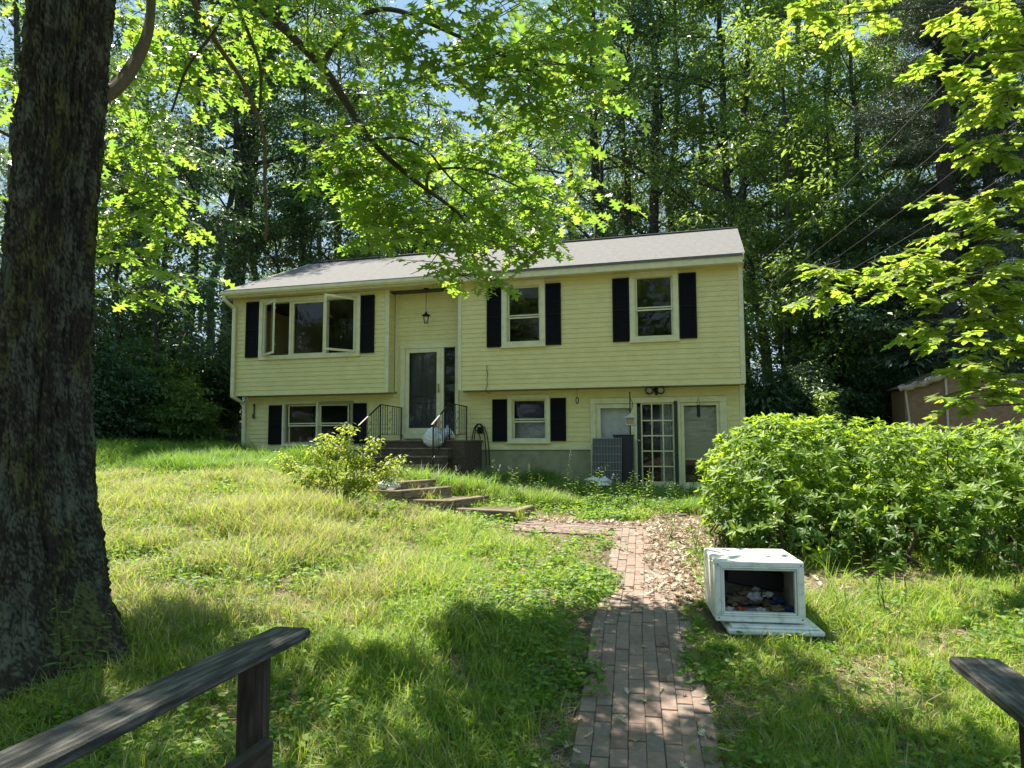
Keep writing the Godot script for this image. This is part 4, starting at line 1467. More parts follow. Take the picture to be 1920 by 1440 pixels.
func pine(at: Vector3, h: float, label: String, seed_: int, sprays: Array, low := 0.12, wide := 3.6) -> void:
	rng.seed = seed_
	var o := thing("pine_tree", label, "pine tree", at)
	var mb := MB.new()
	var trunk := wander(Vector3(0, -0.3, 0), Vector3(0.3, h, 0), 12, 0.5)
	var r := PackedFloat32Array()
	for i in 12: r.append(h * 0.0135 * pow(1.0 - i / 12.5, 0.8))
	mb.tube(trunk, r, 12)
	var where := []
	var y := low
	while y < 0.97:
		for k in 5:
			var i := int(y * 11)
			var p := trunk[i].lerp(trunk[mini(i + 1, 11)], y * 11 - i)
			var a := rng.randf() * TAU
			var len := wide * (1.0 - y * 0.7) * rng.randf_range(0.6, 1.1)
			var e := p + Vector3(cos(a) * len, len * rng.randf_range(-0.15, 0.2), sin(a) * len)
			var line := wander(p, e, 6, len * 0.2, 0.1)
			mb.tube(line, rad(6, 0.035, 0.006), 5, false)
			for j in 14:
				var f := rng.randf_range(0.25, 1.0)
				var b := p.lerp(e, f) + Vector3(rng.randf_range(-1, 1), rng.randf_range(-0.15, 0.15), rng.randf_range(-1, 1)) * len * 0.22 * (1.2 - f)
				if y > 0.3 or rng.randf() < 0.45: where.append(Transform3D(turned(rng.randf_range(0.8, 1.4), 0.4), b))
		y += rng.randf_range(0.022, 0.038)
	part("trunk", mb, M.bark, o)
	var half := where.size() / 2
	many("crown", sprays[0], where.slice(0, half), o)
	many("crown", sprays[1], where.slice(half), o)


func bush(called: String, label: String, category: String, at: Vector3, size: Vector3, sprays: Array, n: int, seed_: int, group := "", hollow := 0.45) -> Node3D:
	rng.seed = seed_
	var o := thing(called, label, category, at, 0.0, group)
	var lobes := []
	for k in 9:
		var d := sphere()
		lobes.append([Vector3(d.x * size.x * 0.55, size.y * (0.45 + 0.33 * d.y), d.z * size.z * 0.55), rng.randf_range(0.34, 0.55)])
	var mb := MB.new()
	for l in lobes:
		mb.tube(wander(Vector3(rng.randf_range(-0.15, 0.15), -0.1, rng.randf_range(-0.15, 0.15)), l[0], 6, 0.25), rad(6, 0.028, 0.008), 6, false)
		for j in 4:
			mb.tube(wander((l[0] as Vector3) * 0.6, (l[0] as Vector3) + sphere() * size * 0.3, 4, 0.1), rad(4, 0.012, 0.004), 5, false)
	part("stem", mb, M.twig, o)
	var lists := []
	for s in sprays: lists.append([])
	for k in n:
		var l: Array = lobes[rng.randi() % lobes.size()]
		var p: Vector3 = l[0] + sphere() * (hollow + (1.0 - hollow) * pow(rng.randf(), 0.6)) * size * l[1]
		if p.y < 0.05: continue
		(lists[rng.randi() % sprays.size()] as Array).append(Transform3D(turned(rng.randf_range(0.7, 1.3), 0.5), p))
	for k in sprays.size(): many("foliage", sprays[k], lists[k], o)
	return o


func hang_leaves(o: Node3D, blobs: Array, mats: Array, outline: Array, size: float, tilt: float, seed_: int, fold: float, wood: Material, eye: Vector3) -> void:
	# blobs: [centre, radii, twigs] in the world; each twig a thin stick with leaves along it
	rng.seed = seed_
	var off := o.position
	var meshes := []
	for m in mats:
		var mb := MB.new()
		mb.leaf(outline, Transform3D(), fold, 0.14)
		meshes.append(mb.mesh(m))
		var mb2 := MB.new()
		mb2.leaf(outline, Transform3D(), fold * 0.3, 0.30)
		meshes.append(mb2.mesh(m))
	var sticks := MB.new()
	var where := []
	for b in blobs:
		for k in b[2]:
			var p: Vector3 = b[0] + sphere() * pow(rng.randf(), 0.5) * b[1]
			var out: Vector3 = ((p - b[0]) / (b[1] as Vector3) + sphere() * 0.7) * Vector3(1, 0.35, 1) + Vector3(0, -0.12, 0)
			var d := out.normalized()
			var len := size * rng.randf_range(1.2, 2.4)
			sticks.tube(pts([p - off - d * len * 0.7, p - off + Vector3(0, 0.01, 0), p - off + d * len - Vector3(0, len * 0.12, 0)]), rad(3, 0.0055, 0.002), 4, false)
			for j in 7:
				var f := j / 6.0
				var side := d.cross(Vector3.UP).normalized() * (1.0 if j % 2 else -1.0)
				var ld := d * (0.35 + f) + side * (1.1 - 0.5 * f) + sphere() * 0.35
				ld.y = ld.y * 0.5 - 0.18
				var t := Transform3D(leaf_basis(ld, tilt, size * rng.randf_range(0.75, 1.2)), p + d * len * (f * 1.05) - Vector3(0, len * 0.12 * f, 0))
				where.append([(t.origin - eye).length(), rng.randi() % meshes.size(), t, false, false])
	part("twig", sticks, wood, o)
	# the leaves that show largest are parts, the rest one mass
	var seen := []
	for w in where:
		var q: Vector3 = w[2].origin - eye
		w[3] = q.z < -1.0 and absf(q.x / q.z) < 0.72 and q.y / -q.z < 0.63
		if w[3]: seen.append(w)
	seen.sort_custom(func(a, b): return a[0] < b[0])
	for k in mini(300, seen.size()): seen[k][4] = true
	var lists := []
	for m in meshes: lists.append([])
	for w in where:
		var t: Transform3D = w[2]
		t.origin -= off
		if w[4]: piece("leaf", meshes[w[1]], t, o)
		else: (lists[w[1]] as Array).append(t)
	for k in meshes.size():
		if lists[k].size(): many("foliage", meshes[k], lists[k], o)


const OAK_BLOBS := [[-1.57, 4.78, -7.00, 0.41, 0.24, 0.75, 16], [-1.78, 4.64, -6.80, 0.21, 0.18, 0.75, 8], [-1.77, 4.52, -7.20, 0.28, 0.14, 0.75, 8], [-1.14, 5.13, -7.40, 0.57, 0.26, 0.75, 21], [-0.54, 5.05, -7.80, 0.66, 0.33, 0.75, 27], [0.13, 4.88, -8.00, 0.56, 0.31, 0.75, 18], [-1.33, 4.58, -7.20, 0.45, 0.25, 0.75, 16], [-0.91, 4.24, -7.40, 0.63, 0.29, 0.75, 24], [-0.11, 4.37, -7.80, 0.66, 0.30, 0.75, 24], [0.62, 4.56, -8.00, 0.40, 0.22, 0.75, 12], [-0.34, 3.89, -7.40, 0.34, 0.23, 0.75, 10], [-0.55, 3.56, -7.20, 0.25, 0.16, 0.75, 8], [-1.07, 4.00, -7.00, 0.38, 0.22, 0.75, 10], [0.25, 4.16, -7.90, 0.37, 0.18, 0.75, 8], [-1.47, 4.17, -7.10, 0.25, 0.16, 0.75, 6], [-0.29, 5.34, -6.30, 0.63, 0.39, 0.45, 20], [0.31, 5.40, -6.40, 0.50, 0.40, 0.45, 18], [0.72, 5.08, -6.50, 0.33, 0.30, 0.45, 12], [-1.30, 5.72, -6.40, 0.45, 0.25, 0.45, 12], [0.16, 4.95, -6.60, 0.56, 0.23, 0.45, 13], [-1.96, 5.83, -6.40, 0.45, 0.20, 0.45, 12], [-0.89, 5.19, -6.40, 0.35, 0.30, 0.45, 8], [0.51, 5.76, -6.30, 0.44, 0.22, 0.45, 11], [-0.14, 5.77, -6.20, 0.48, 0.19, 0.45, 10], [-0.58, 5.66, -6.30, 0.29, 0.20, 0.45, 5], [-4.12, 6.28, -7.40, 0.43, 0.46, 0.45, 14], [-4.17, 5.43, -7.40, 0.34, 0.46, 0.45, 13], [-4.06, 4.72, -7.40, 0.46, 0.46, 0.45, 16], [-3.81, 4.40, -7.50, 0.35, 0.35, 0.45, 9], [-4.16, 3.90, -7.40, 0.29, 0.34, 0.45, 9], [-3.78, 3.56, -7.40, 0.26, 0.23, 0.45, 7], [-4.17, 3.44, -7.40, 0.23, 0.17, 0.45, 4], [-3.03, 6.27, -7.30, 0.40, 0.31, 0.45, 10], [-3.56, 5.60, -7.50, 0.29, 0.35, 0.45, 8], [-3.49, 5.98, -7.20, 0.33, 0.33, 0.45, 9], [-2.66, 6.09, -7.40, 0.29, 0.23, 0.45, 6], [-5.43, 5.81, -7.20, 0.14, 0.50, 0.45, 6], [-5.39, 4.59, -7.20, 0.11, 0.56, 0.45, 6], [-4.14, 4.20, -7.60, 0.35, 0.24, 0.45, 8]]
const MAPLE_BLOBS := [[4.90, 6.10, -6.89, 0.26, 0.08, 0.28, 4], [4.69, 6.01, -7.25, 0.27, 0.08, 0.28, 4], [4.51, 5.64, -7.04, 0.26, 0.08, 0.28, 4], [5.19, 6.02, -7.32, 0.27, 0.09, 0.28, 4], [5.44, 6.22, -7.35, 0.27, 0.09, 0.28, 4], [4.61, 5.25, -6.68, 0.25, 0.08, 0.28, 4], [4.76, 5.11, -6.62, 0.25, 0.08, 0.28, 4], [5.34, 5.39, -7.60, 0.28, 0.09, 0.28, 4], [5.05, 4.94, -6.91, 0.26, 0.08, 0.28, 4], [4.81, 4.71, -6.88, 0.26, 0.08, 0.28, 4], [4.94, 4.45, -7.79, 0.29, 0.09, 0.28, 4], [4.87, 4.32, -7.16, 0.27, 0.08, 0.28, 4], [5.47, 4.59, -7.60, 0.28, 0.09, 0.28, 4], [4.75, 3.95, -7.17, 0.27, 0.08, 0.28, 4], [5.09, 3.87, -7.37, 0.27, 0.09, 0.28, 4], [4.86, 3.96, -6.78, 0.25, 0.08, 0.28, 4], [4.14, 3.86, -8.11, 0.26, 0.08, 0.28, 3], [3.87, 3.81, -8.29, 0.27, 0.08, 0.28, 3], [4.12, 3.59, -7.23, 0.27, 0.08, 0.28, 4], [3.93, 3.56, -8.19, 0.27, 0.08, 0.28, 3], [4.78, 3.66, -7.41, 0.28, 0.09, 0.28, 4], [4.60, 3.43, -6.68, 0.25, 0.08, 0.28, 4], [5.34, 3.41, -7.51, 0.28, 0.09, 0.28, 4], [3.61, 3.80, -8.07, 0.26, 0.08, 0.28, 3], [3.33, 3.41, -7.84, 0.25, 0.08, 0.28, 3], [4.09, 3.60, -7.62, 0.25, 0.08, 0.28, 3], [4.52, 3.80, -7.64, 0.28, 0.09, 0.28, 4], [4.50, 3.34, -7.17, 0.27, 0.08, 0.28, 4], [5.08, 3.41, -7.46, 0.28, 0.09, 0.28, 4], [5.43, 3.71, -7.65, 0.28, 0.09, 0.28, 4], [4.43, 3.09, -7.46, 0.28, 0.09, 0.28, 4], [4.82, 3.00, -7.71, 0.29, 0.09, 0.28, 4], [4.71, 3.02, -7.07, 0.26, 0.08, 0.28, 4], [5.34, 3.18, -7.56, 0.28, 0.09, 0.28, 4], [4.68, 2.58, -7.13, 0.26, 0.08, 0.28, 4], [5.28, 2.80, -7.72, 0.29, 0.09, 0.28, 4], [5.44, 2.81, -7.65, 0.28, 0.09, 0.28, 4], [4.53, 2.46, -6.72, 0.25, 0.08, 0.28, 4], [4.24, 2.18, -6.76, 0.25, 0.08, 0.28, 4], [4.53, 2.28, -6.86, 0.25, 0.08, 0.28, 4], [5.43, 2.46, -7.76, 0.29, 0.09, 0.28, 4], [3.32, 6.87, -7.95, 0.26, 0.08, 0.28, 3], [4.18, 6.92, -8.10, 0.26, 0.08, 0.28, 3], [3.36, 6.68, -7.84, 0.25, 0.08, 0.28, 3], [4.19, 6.68, -8.01, 0.26, 0.08, 0.28, 3], [4.80, 6.28, -7.06, 0.26, 0.08, 0.28, 4], [5.17, 5.62, -7.02, 0.26, 0.08, 0.28, 4], [5.26, 3.85, -7.30, 0.27, 0.08, 0.28, 4], [5.00, 3.23, -7.30, 0.27, 0.08, 0.28, 4], [5.54, 3.06, -7.69, 0.29, 0.09, 0.28, 4], [4.13, 3.48, -7.42, 0.28, 0.09, 0.28, 4]]


func blob_list(flat: Array) -> Array:
	var o := []
	for b in flat: o.append([Vector3(b[0], b[1], b[2]), Vector3(b[3], b[4], b[5]), int(b[6] * 1.15)])
	return o


func limb(mb: MB, line: Array, off: Vector3, r0: float, r1: float, seg := 8) -> void:      # a bough through given points, smoothed and a little crooked
	var c := Curve3D.new()
	for i in line.size():
		var p: Vector3 = line[i]
		var t: Vector3 = ((line[mini(i + 1, line.size() - 1)] as Vector3) - (line[maxi(i - 1, 0)] as Vector3)) / 6.0
		c.add_point(p - off, -t, t)
	var n := int(c.get_baked_length() / 0.09) + 3
	var p2 := PackedVector3Array()
	var r := PackedFloat32Array()
	for i in n:
		var f := float(i) / (n - 1)
		var p := c.sample_baked(f * c.get_baked_length())
		p += Vector3(noise.get_noise_2d(p.y * 60, p.x * 60), noise.get_noise_2d(p.z * 60, p.x * 60 + 40), noise.get_noise_2d(p.x * 60, p.y * 60 + 80)) * 0.03 * sin(f * PI)
		p2.append(p)
		r.append(lerpf(r0, r1, f) * (1.0 + 0.18 * noise.get_noise_2d(f * 400, r0 * 999)))
	mb.tube(p2, r, seg)


func oak() -> void:
	var base := Vector3(-3.57, ground(-3.57, -5.5) - 0.05, -5.5)
	var o := thing("oak_tree", "large oak with lichen-spotted trunk at the left edge, bright boughs over the lawn", "oak tree", base)
	# trunk with furrowed bark
	var f1 := FastNoiseLite.new()
	f1.seed = 5
	f1.noise_type = FastNoiseLite.TYPE_SIMPLEX_SMOOTH
	f1.fractal_type = FastNoiseLite.FRACTAL_RIDGED
	f1.fractal_octaves = 3
	f1.frequency = 1.0
	var f2 := FastNoiseLite.new()
	f2.seed = 8
	f2.frequency = 1.0
	f2.fractal_octaves = 4
	var mb := MB.new()
	var na := 260
	var nh := 420
	var tall := 9.0
	var ks := [[0.0, 0.63, 0.03, 0.0], [0.25, 0.51, 0.01, 0.0], [0.6, 0.42, -0.02, 0.0], [1.2, 0.345, -0.05, 0.0], [2.0, 0.29, -0.07, 0.0], [3.2, 0.26, -0.075, 0.0], [5.4, 0.255, 0.0, 0.0], [7.0, 0.24, 0.05, -0.1], [9.0, 0.2, 0.1, -0.3]]
	for j in nh + 1:
		var y := tall * pow(float(j) / nh, 1.15)
		var k := 0
		while k < ks.size() - 2 and y > ks[k + 1][0]: k += 1
		var g: float = clampf((y - ks[k][0]) / (ks[k + 1][0] - ks[k][0]), 0, 1)
		var r := lerpf(ks[k][1], ks[k + 1][1], g)
		var cx := lerpf(ks[k][2], ks[k + 1][2], g)
		var cz := lerpf(ks[k][3], ks[k + 1][3], g)
		for i in na:
			var a := TAU * i / na
			var c := Vector3(cos(a), 0, sin(a))
			var root := smoothstep(0.7, 0.0, y) * 0.10 * (sin(a * 5.0 + 1.0) + 0.5 * sin(a * 3.0))
			var twist := f2.get_noise_2d(y * 1.3, 5.0) * 0.12
			var d := Vector3(cos(a + twist), 0, sin(a + twist))
			var rid := f1.get_noise_3d(d.x * 5.2, y * 0.8, d.z * 5.2)
			var rid2 := f1.get_noise_3d(d.x * 12.0 + 20, y * 2.6, d.z * 12.0)
			var bump := rid * 0.052 + rid2 * 0.022 + f2.get_noise_3d(d.x * 22, y * 14, d.z * 22) * 0.006
			mb.vert(Vector3(cx, y, cz) + c * (r + root + bump), Vector3.ZERO)
			var lich := f2.get_noise_3d(c.x * 2.2 + 3, y * 3.0, c.z * 2.2 + 7)
			var bits := f2.get_noise_3d(c.x * 24 + 50, y * 34, c.z * 24)
			var kind := f2.get_noise_3d(c.x * 0.9 + 30, y * 0.9, c.z * 0.9)
			var wood := C(.022, .018, .014).lerp(C(.058, .049, .039), clampf(0.5 + bits, 0, 1))
			var moss := C(.135, .148, .11).lerp(C(.12, .132, .044), smoothstep(-0.1, 0.25, kind))
			mb.col.append(wood.lerp(moss, smoothstep(0.0, 0.20, lich * 0.8 + bits * 0.95)))
	for j in nh:
		for i in na:
			var a := j * na + i
			var b := j * na + (i + 1) % na
			mb.face(a, a + na, b + na)
			mb.face(a, b + na, b)
	for i in range(0, mb.idx.size(), 3):
		var a := mb.idx[i]
		var b := mb.idx[i + 1]
		var c := mb.idx[i + 2]
		var nn := (mb.v[c] - mb.v[a]).cross(mb.v[b] - mb.v[a])
		mb.n[a] += nn
		mb.n[b] += nn
		mb.n[c] += nn
	for i in mb.n.size(): mb.n[i] = mb.n[i].normalized()
	part("trunk", mb, M.bark_big, o)
	var boughs := [
		[[Vector3(-3.45, 8.2, -5.6), Vector3(-3.1, 7.3, -6.2), Vector3(-2.52, 6.17, -6.60), Vector3(-2.20, 5.85, -6.70), Vector3(-1.88, 5.55, -6.80), Vector3(-1.66, 5.21, -6.90), Vector3(-1.40, 4.84, -7.00), Vector3(-1.15, 4.62, -7.10), Vector3(-0.88, 4.43, -7.20), Vector3(-0.56, 4.21, -7.30), Vector3(-0.42, 3.99, -7.35)], 0.085, 0.012, 0],
		[[Vector3(-1.89, 5.56, -6.80), Vector3(-1.66, 5.84, -6.70), Vector3(-1.40, 5.98, -6.60), Vector3(-1.14, 5.95, -6.50), Vector3(-0.80, 5.80, -6.45), Vector3(-0.40, 5.60, -6.45), Vector3(0.01, 5.38, -6.40), Vector3(0.38, 5.17, -6.45)], 0.032, 0.008, 0],
		[[Vector3(-1.34, 4.87, -7.00), Vector3(-1.19, 5.0, -7.20), Vector3(-0.91, 4.95, -7.40), Vector3(-0.63, 4.63, -7.50), Vector3(-0.35, 4.43, -7.60), Vector3(-0.11, 4.16, -7.70)], 0.018, 0.006, 0],
		[[Vector3(-0.88, 4.45, -7.20), Vector3(-0.87, 4.67, -7.30), Vector3(-0.63, 4.79, -7.50), Vector3(-0.35, 4.79, -7.60), Vector3(0.01, 4.71, -7.80), Vector3(0.49, 4.53, -7.90)], 0.018, 0.006, 0],
		[[Vector3(-0.61, 4.24, -7.30), Vector3(-0.71, 3.89, -7.20), Vector3(-0.86, 3.59, -7.10), Vector3(-1.03, 3.51, -7.10)], 0.010, 0.003, 0],
		[[Vector3(-3.55, 7.4, -6.0), Vector3(-3.31, 6.44, -7.00), Vector3(-3.14, 6.09, -7.10), Vector3(-2.86, 5.65, -7.20), Vector3(-2.65, 5.21, -7.20), Vector3(-2.57, 4.95, -7.20), Vector3(-2.57, 4.52, -7.20), Vector3(-2.54, 4.07, -7.20), Vector3(-2.55, 3.90, -7.20)], 0.040, 0.014, 1],
		[[Vector3(-3.0, 7.3, -6.9), Vector3(-2.88, 6.50, -7.10), Vector3(-2.76, 6.09, -7.20), Vector3(-2.65, 5.74, -7.20), Vector3(-2.64, 5.33, -7.20)], 0.026, 0.016, 0],
		[[Vector3(-2.5, 7.3, -7.0), Vector3(-2.89, 6.41, -7.00), Vector3(-3.07, 6.03, -7.00), Vector3(-3.33, 5.63, -7.00), Vector3(-3.44, 5.29, -7.00), Vector3(-3.47, 5.18, -7.00)], 0.024, 0.012, 0],
		[[Vector3(-3.50, 4.45, -5.5), Vector3(-3.37, 4.80, -5.80), Vector3(-3.35, 5.09, -6.00), Vector3(-3.35, 5.42, -6.20), Vector3(-3.39, 5.83, -6.40), Vector3(-3.47, 6.40, -6.60), Vector3(-3.3, 7.4, -6.8)], 0.060, 0.034, 1],
		[[Vector3(-3.5, 7.8, -5.6), Vector3(-2.0, 8.6, -4.6), Vector3(-0.5, 8.9, -3.8), Vector3(1.0, 8.6, -3.2)], 0.11, 0.02, 0],
		[[Vector3(-3.5, 8.4, -5.7), Vector3(-2.3, 8.9, -6.6), Vector3(-1.0, 8.8, -7.2), Vector3(0.2, 8.4, -7.4)], 0.09, 0.02, 0],
		[[Vector3(-3.5, 8.6, -5.6), Vector3(-3.0, 9.6, -4.0), Vector3(-2.4, 9.8, -2.4), Vector3(-2.0, 9.4, -1.0)], 0.10, 0.02, 0],
		[[Vector3(-3.5, 8.8, -5.8), Vector3(-3.4, 11.0, -6.0), Vector3(-3.0, 13.0, -6.2)], 0.2, 0.05, 0]]
	for b in boughs:
		mb = MB.new()
		limb(mb, b[0], base, b[1], b[2])
		part("bough", mb, M.vine if b[3] else M.twig, o)
	var blobs := blob_list(OAK_BLOBS)
	# the rest of the crown, above the picture
	rng.seed = 61
	var tries := 0
	while tries < 440:
		tries += 1
		var p := Vector3(rng.randf_range(-7.5, 1.6), rng.randf_range(5.8, 11.5), rng.randf_range(-8.5, 1.0))
		var s := p + Vector3(0.327, -1.0, 0.419) * p.y
		if p.y < 2.2 - p.z * 0.67: continue
		if s.z < (-4.5 if s.x > -2.2 else -5.3) and s.x > -4.5: continue
		if Vector3(p.x + 3.4, 0, p.z + 5.0).length() > 6.0: continue
		blobs.append([p, Vector3(0.7, 0.3, 0.7), 4])
	for k in 44:       # the high bough over the end of the path and the railing
		var g := Vector2(rng.randf_range(-0.1, 2.4), rng.randf_range(-5.0, -2.6)) if k < 26 else Vector2(rng.randf_range(-2.2, -0.5), rng.randf_range(-3.3, -1.4))
		var y := rng.randf_range(7.7, 9.5)
		blobs.append([Vector3(g.x - 0.327 * y, y, g.y - 0.419 * y), Vector3(0.55, 0.3, 0.55), 3])
	hang_leaves(o, blobs, M.oak, OAK_LEAF, 0.190, 0.6, 21, 0.22, M.twig, Vector3(0, 1.8, 0))


func maple() -> void:
	var base := Vector3(7.6, ground(7.6, -7.0) - 0.05, -7.0)
	var o := thing("maple_tree", "young maple with yellow-green layered leaves reaching in from the right edge", "maple tree", base)
	var mb := MB.new()
	mb.tube(wander(Vector3.ZERO, Vector3(0.3, 9.5, 0.2), 14, 0.3), rad(14, 0.15, 0.03), 12)
	part("trunk", mb, M.bark, o)
	rng.seed = 31
	for e in [[Vector3(4.57, 4.75, -7.10), 3.9], [Vector3(3.55, 3.72, -8.10), 2.8], [Vector3(4.2, 2.15, -6.8), 1.6], [Vector3(4.6, 5.9, -7.2), 5.2], [Vector3(4.5, 3.0, -7.5), 2.3], [Vector3(4.7, 4.35, -7.5), 3.4], [Vector3(3.3, 6.7, -7.9), 6.0], [Vector3(4.2, 6.75, -8.0), 6.1], [Vector3(5.2, 2.6, -7.6), 1.9]]:
		mb = MB.new()
		mb.tube(wander(Vector3(0.08, e[1], 0.0), e[0] - base, 10, 0.25, 0.12), rad(10, 0.032, 0.004), 6)
		part("bough", mb, M.twig, o)
	var blobs := blob_list(MAPLE_BLOBS)
	for b in blobs: b[2] = int(b[2] * 1.5)
	for k in 60:
		var p := Vector3(rng.randf_range(6.6, 9.8), rng.randf_range(2.6, 9.0), rng.randf_range(-8.0, -4.0))
		blobs.append([p, Vector3(0.5, 0.12, 0.5), 5])
	hang_leaves(o, blobs, M.maple, MAPLE_LEAF, 0.128, 0.34, 33, 0.12, M.twig, Vector3(0, 1.8, 0))


func rhododendron() -> void:
	var base := Vector3(4.6, ground(4.6, -9.6) - 0.03, -9.6)
	var o := thing("rhododendron", "broad rhododendron with glossy leaves in the sun right of the path", "shrub", base)
	rng.seed = 91
	var lobes := [[Vector3(3.2, 1.0, -9.6), Vector3(0.68, 0.80, 0.95)], [Vector3(3.6, 1.22, -9.9), Vector3(0.95, 0.92, 1.2)], [Vector3(4.5, 1.18, -9.9), Vector3(1.1, 0.95, 1.4)], [Vector3(5.5, 1.06, -9.8), Vector3(1.15, 0.90, 1.5)], [Vector3(6.6, 1.12, -9.7), Vector3(1.2, 0.95, 1.5)], [Vector3(7.7, 1.25, -9.8), Vector3(1.2, 1.0, 1.5)],
		[Vector3(3.6, 0.75, -8.9), Vector3(0.8, 0.62, 0.7)], [Vector3(4.7, 0.72, -8.7), Vector3(0.95, 0.62, 0.75)], [Vector3(5.9, 0.72, -8.5), Vector3(1.0, 0.65, 0.8)], [Vector3(7.0, 0.8, -8.5), Vector3(1.0, 0.7, 0.8)], [Vector3(2.95, 0.66, -9.3), Vector3(0.40, 0.5, 0.6)], [Vector3(4.0, 1.35, -10.8), Vector3(1.2, 0.85, 0.9)], [Vector3(6.0, 1.25, -10.9), Vector3(1.8, 0.85, 0.9)]]
	var mb := MB.new()
	for l in lobes:
		for k in 5:
			var c: Vector3 = l[0]
			var g := Vector3(c.x + rng.randf_range(-0.5, 0.5), 0.2, c.z + rng.randf_range(-0.4, 0.4))
			mb.tube(wander(g - base, c + sphere() * (l[1] as Vector3) * 0.8 - base, 7, 0.4), rad(7, 0.028, 0.008), 6)
	part("stem", mb, M.twig, o)
	# whorls of leaves: one old, one with pale new growth
	var whorls := []
	for kind in 3:
		var old := MB.new()
		var new := MB.new()
		for k in 8:
			var a := TAU * k / 8 + rng.randf_range(-0.5, 0.5)
			var rise := rng.randf_range(-0.55, 0.55)
			var d := Vector3(cos(a), rise, sin(a))
			old.leaf(LONG_LEAF, Transform3D(leaf_basis(d, 0.45, rng.randf_range(0.065, 0.115)), Vector3.ZERO), 0.15, 0.22)
		if kind > 0:
			for k in 6:
				var a := TAU * k / 6 + rng.randf_range(-0.3, 0.3)
				var d := Vector3(cos(a), rng.randf_range(0.3, 1.0), sin(a))
				new.leaf(LONG_LEAF, Transform3D(leaf_basis(d, 0.3, rng.randf_range(0.08, 0.125)), Vector3.ZERO), 0.2, 0.18)
		var am := ArrayMesh.new()
		old.put(am, M.rhodo_old if kind < 2 else M.rhodo_new)
		if kind > 0: new.put(am, M.rhodo_new)
		whorls.append(am)
	var where := []
	for l in lobes:
		var s: Vector3 = l[1]
		var n := int(300.0 * (s.x * s.y + s.x * s.z + s.y * s.z) / 2.2)
		for k in n:
			var d := sphere()
			var depth := 1.0 - 0.32 * pow(rng.randf(), 2.2)
			var p: Vector3 = l[0] + d * s * depth * (1.0 + 0.26 * noise.get_noise_3d(d.x * 70 + l[0].x * 30, d.y * 70, d.z * 70))
			if p.y < ground(p.x, p.z) + 0.04: continue
			var up := (d * 0.8 + Vector3(0, 0.75, 0) + sphere() * 0.35).normalized()
			var x := up.cross(Vector3(sin(k * 1.7), 0.2, cos(k * 1.7))).normalized()
			var b := Basis(x, up, x.cross(up).normalized()).scaled_local(Vector3.ONE * rng.randf_range(0.8, 1.3))
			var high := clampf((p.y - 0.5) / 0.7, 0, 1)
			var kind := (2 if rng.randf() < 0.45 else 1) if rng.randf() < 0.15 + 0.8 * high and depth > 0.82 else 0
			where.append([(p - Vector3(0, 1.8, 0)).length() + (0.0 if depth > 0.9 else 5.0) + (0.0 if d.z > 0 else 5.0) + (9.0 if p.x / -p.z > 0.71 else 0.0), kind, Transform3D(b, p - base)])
	where.sort_custom(func(a, b): return a[0] < b[0])
	var lists := [[], [], []]
	for k in where.size():
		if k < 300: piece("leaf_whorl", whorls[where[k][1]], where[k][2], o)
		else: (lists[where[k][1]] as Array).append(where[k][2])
	for k in 3: many("foliage", whorls[k], lists[k], o)


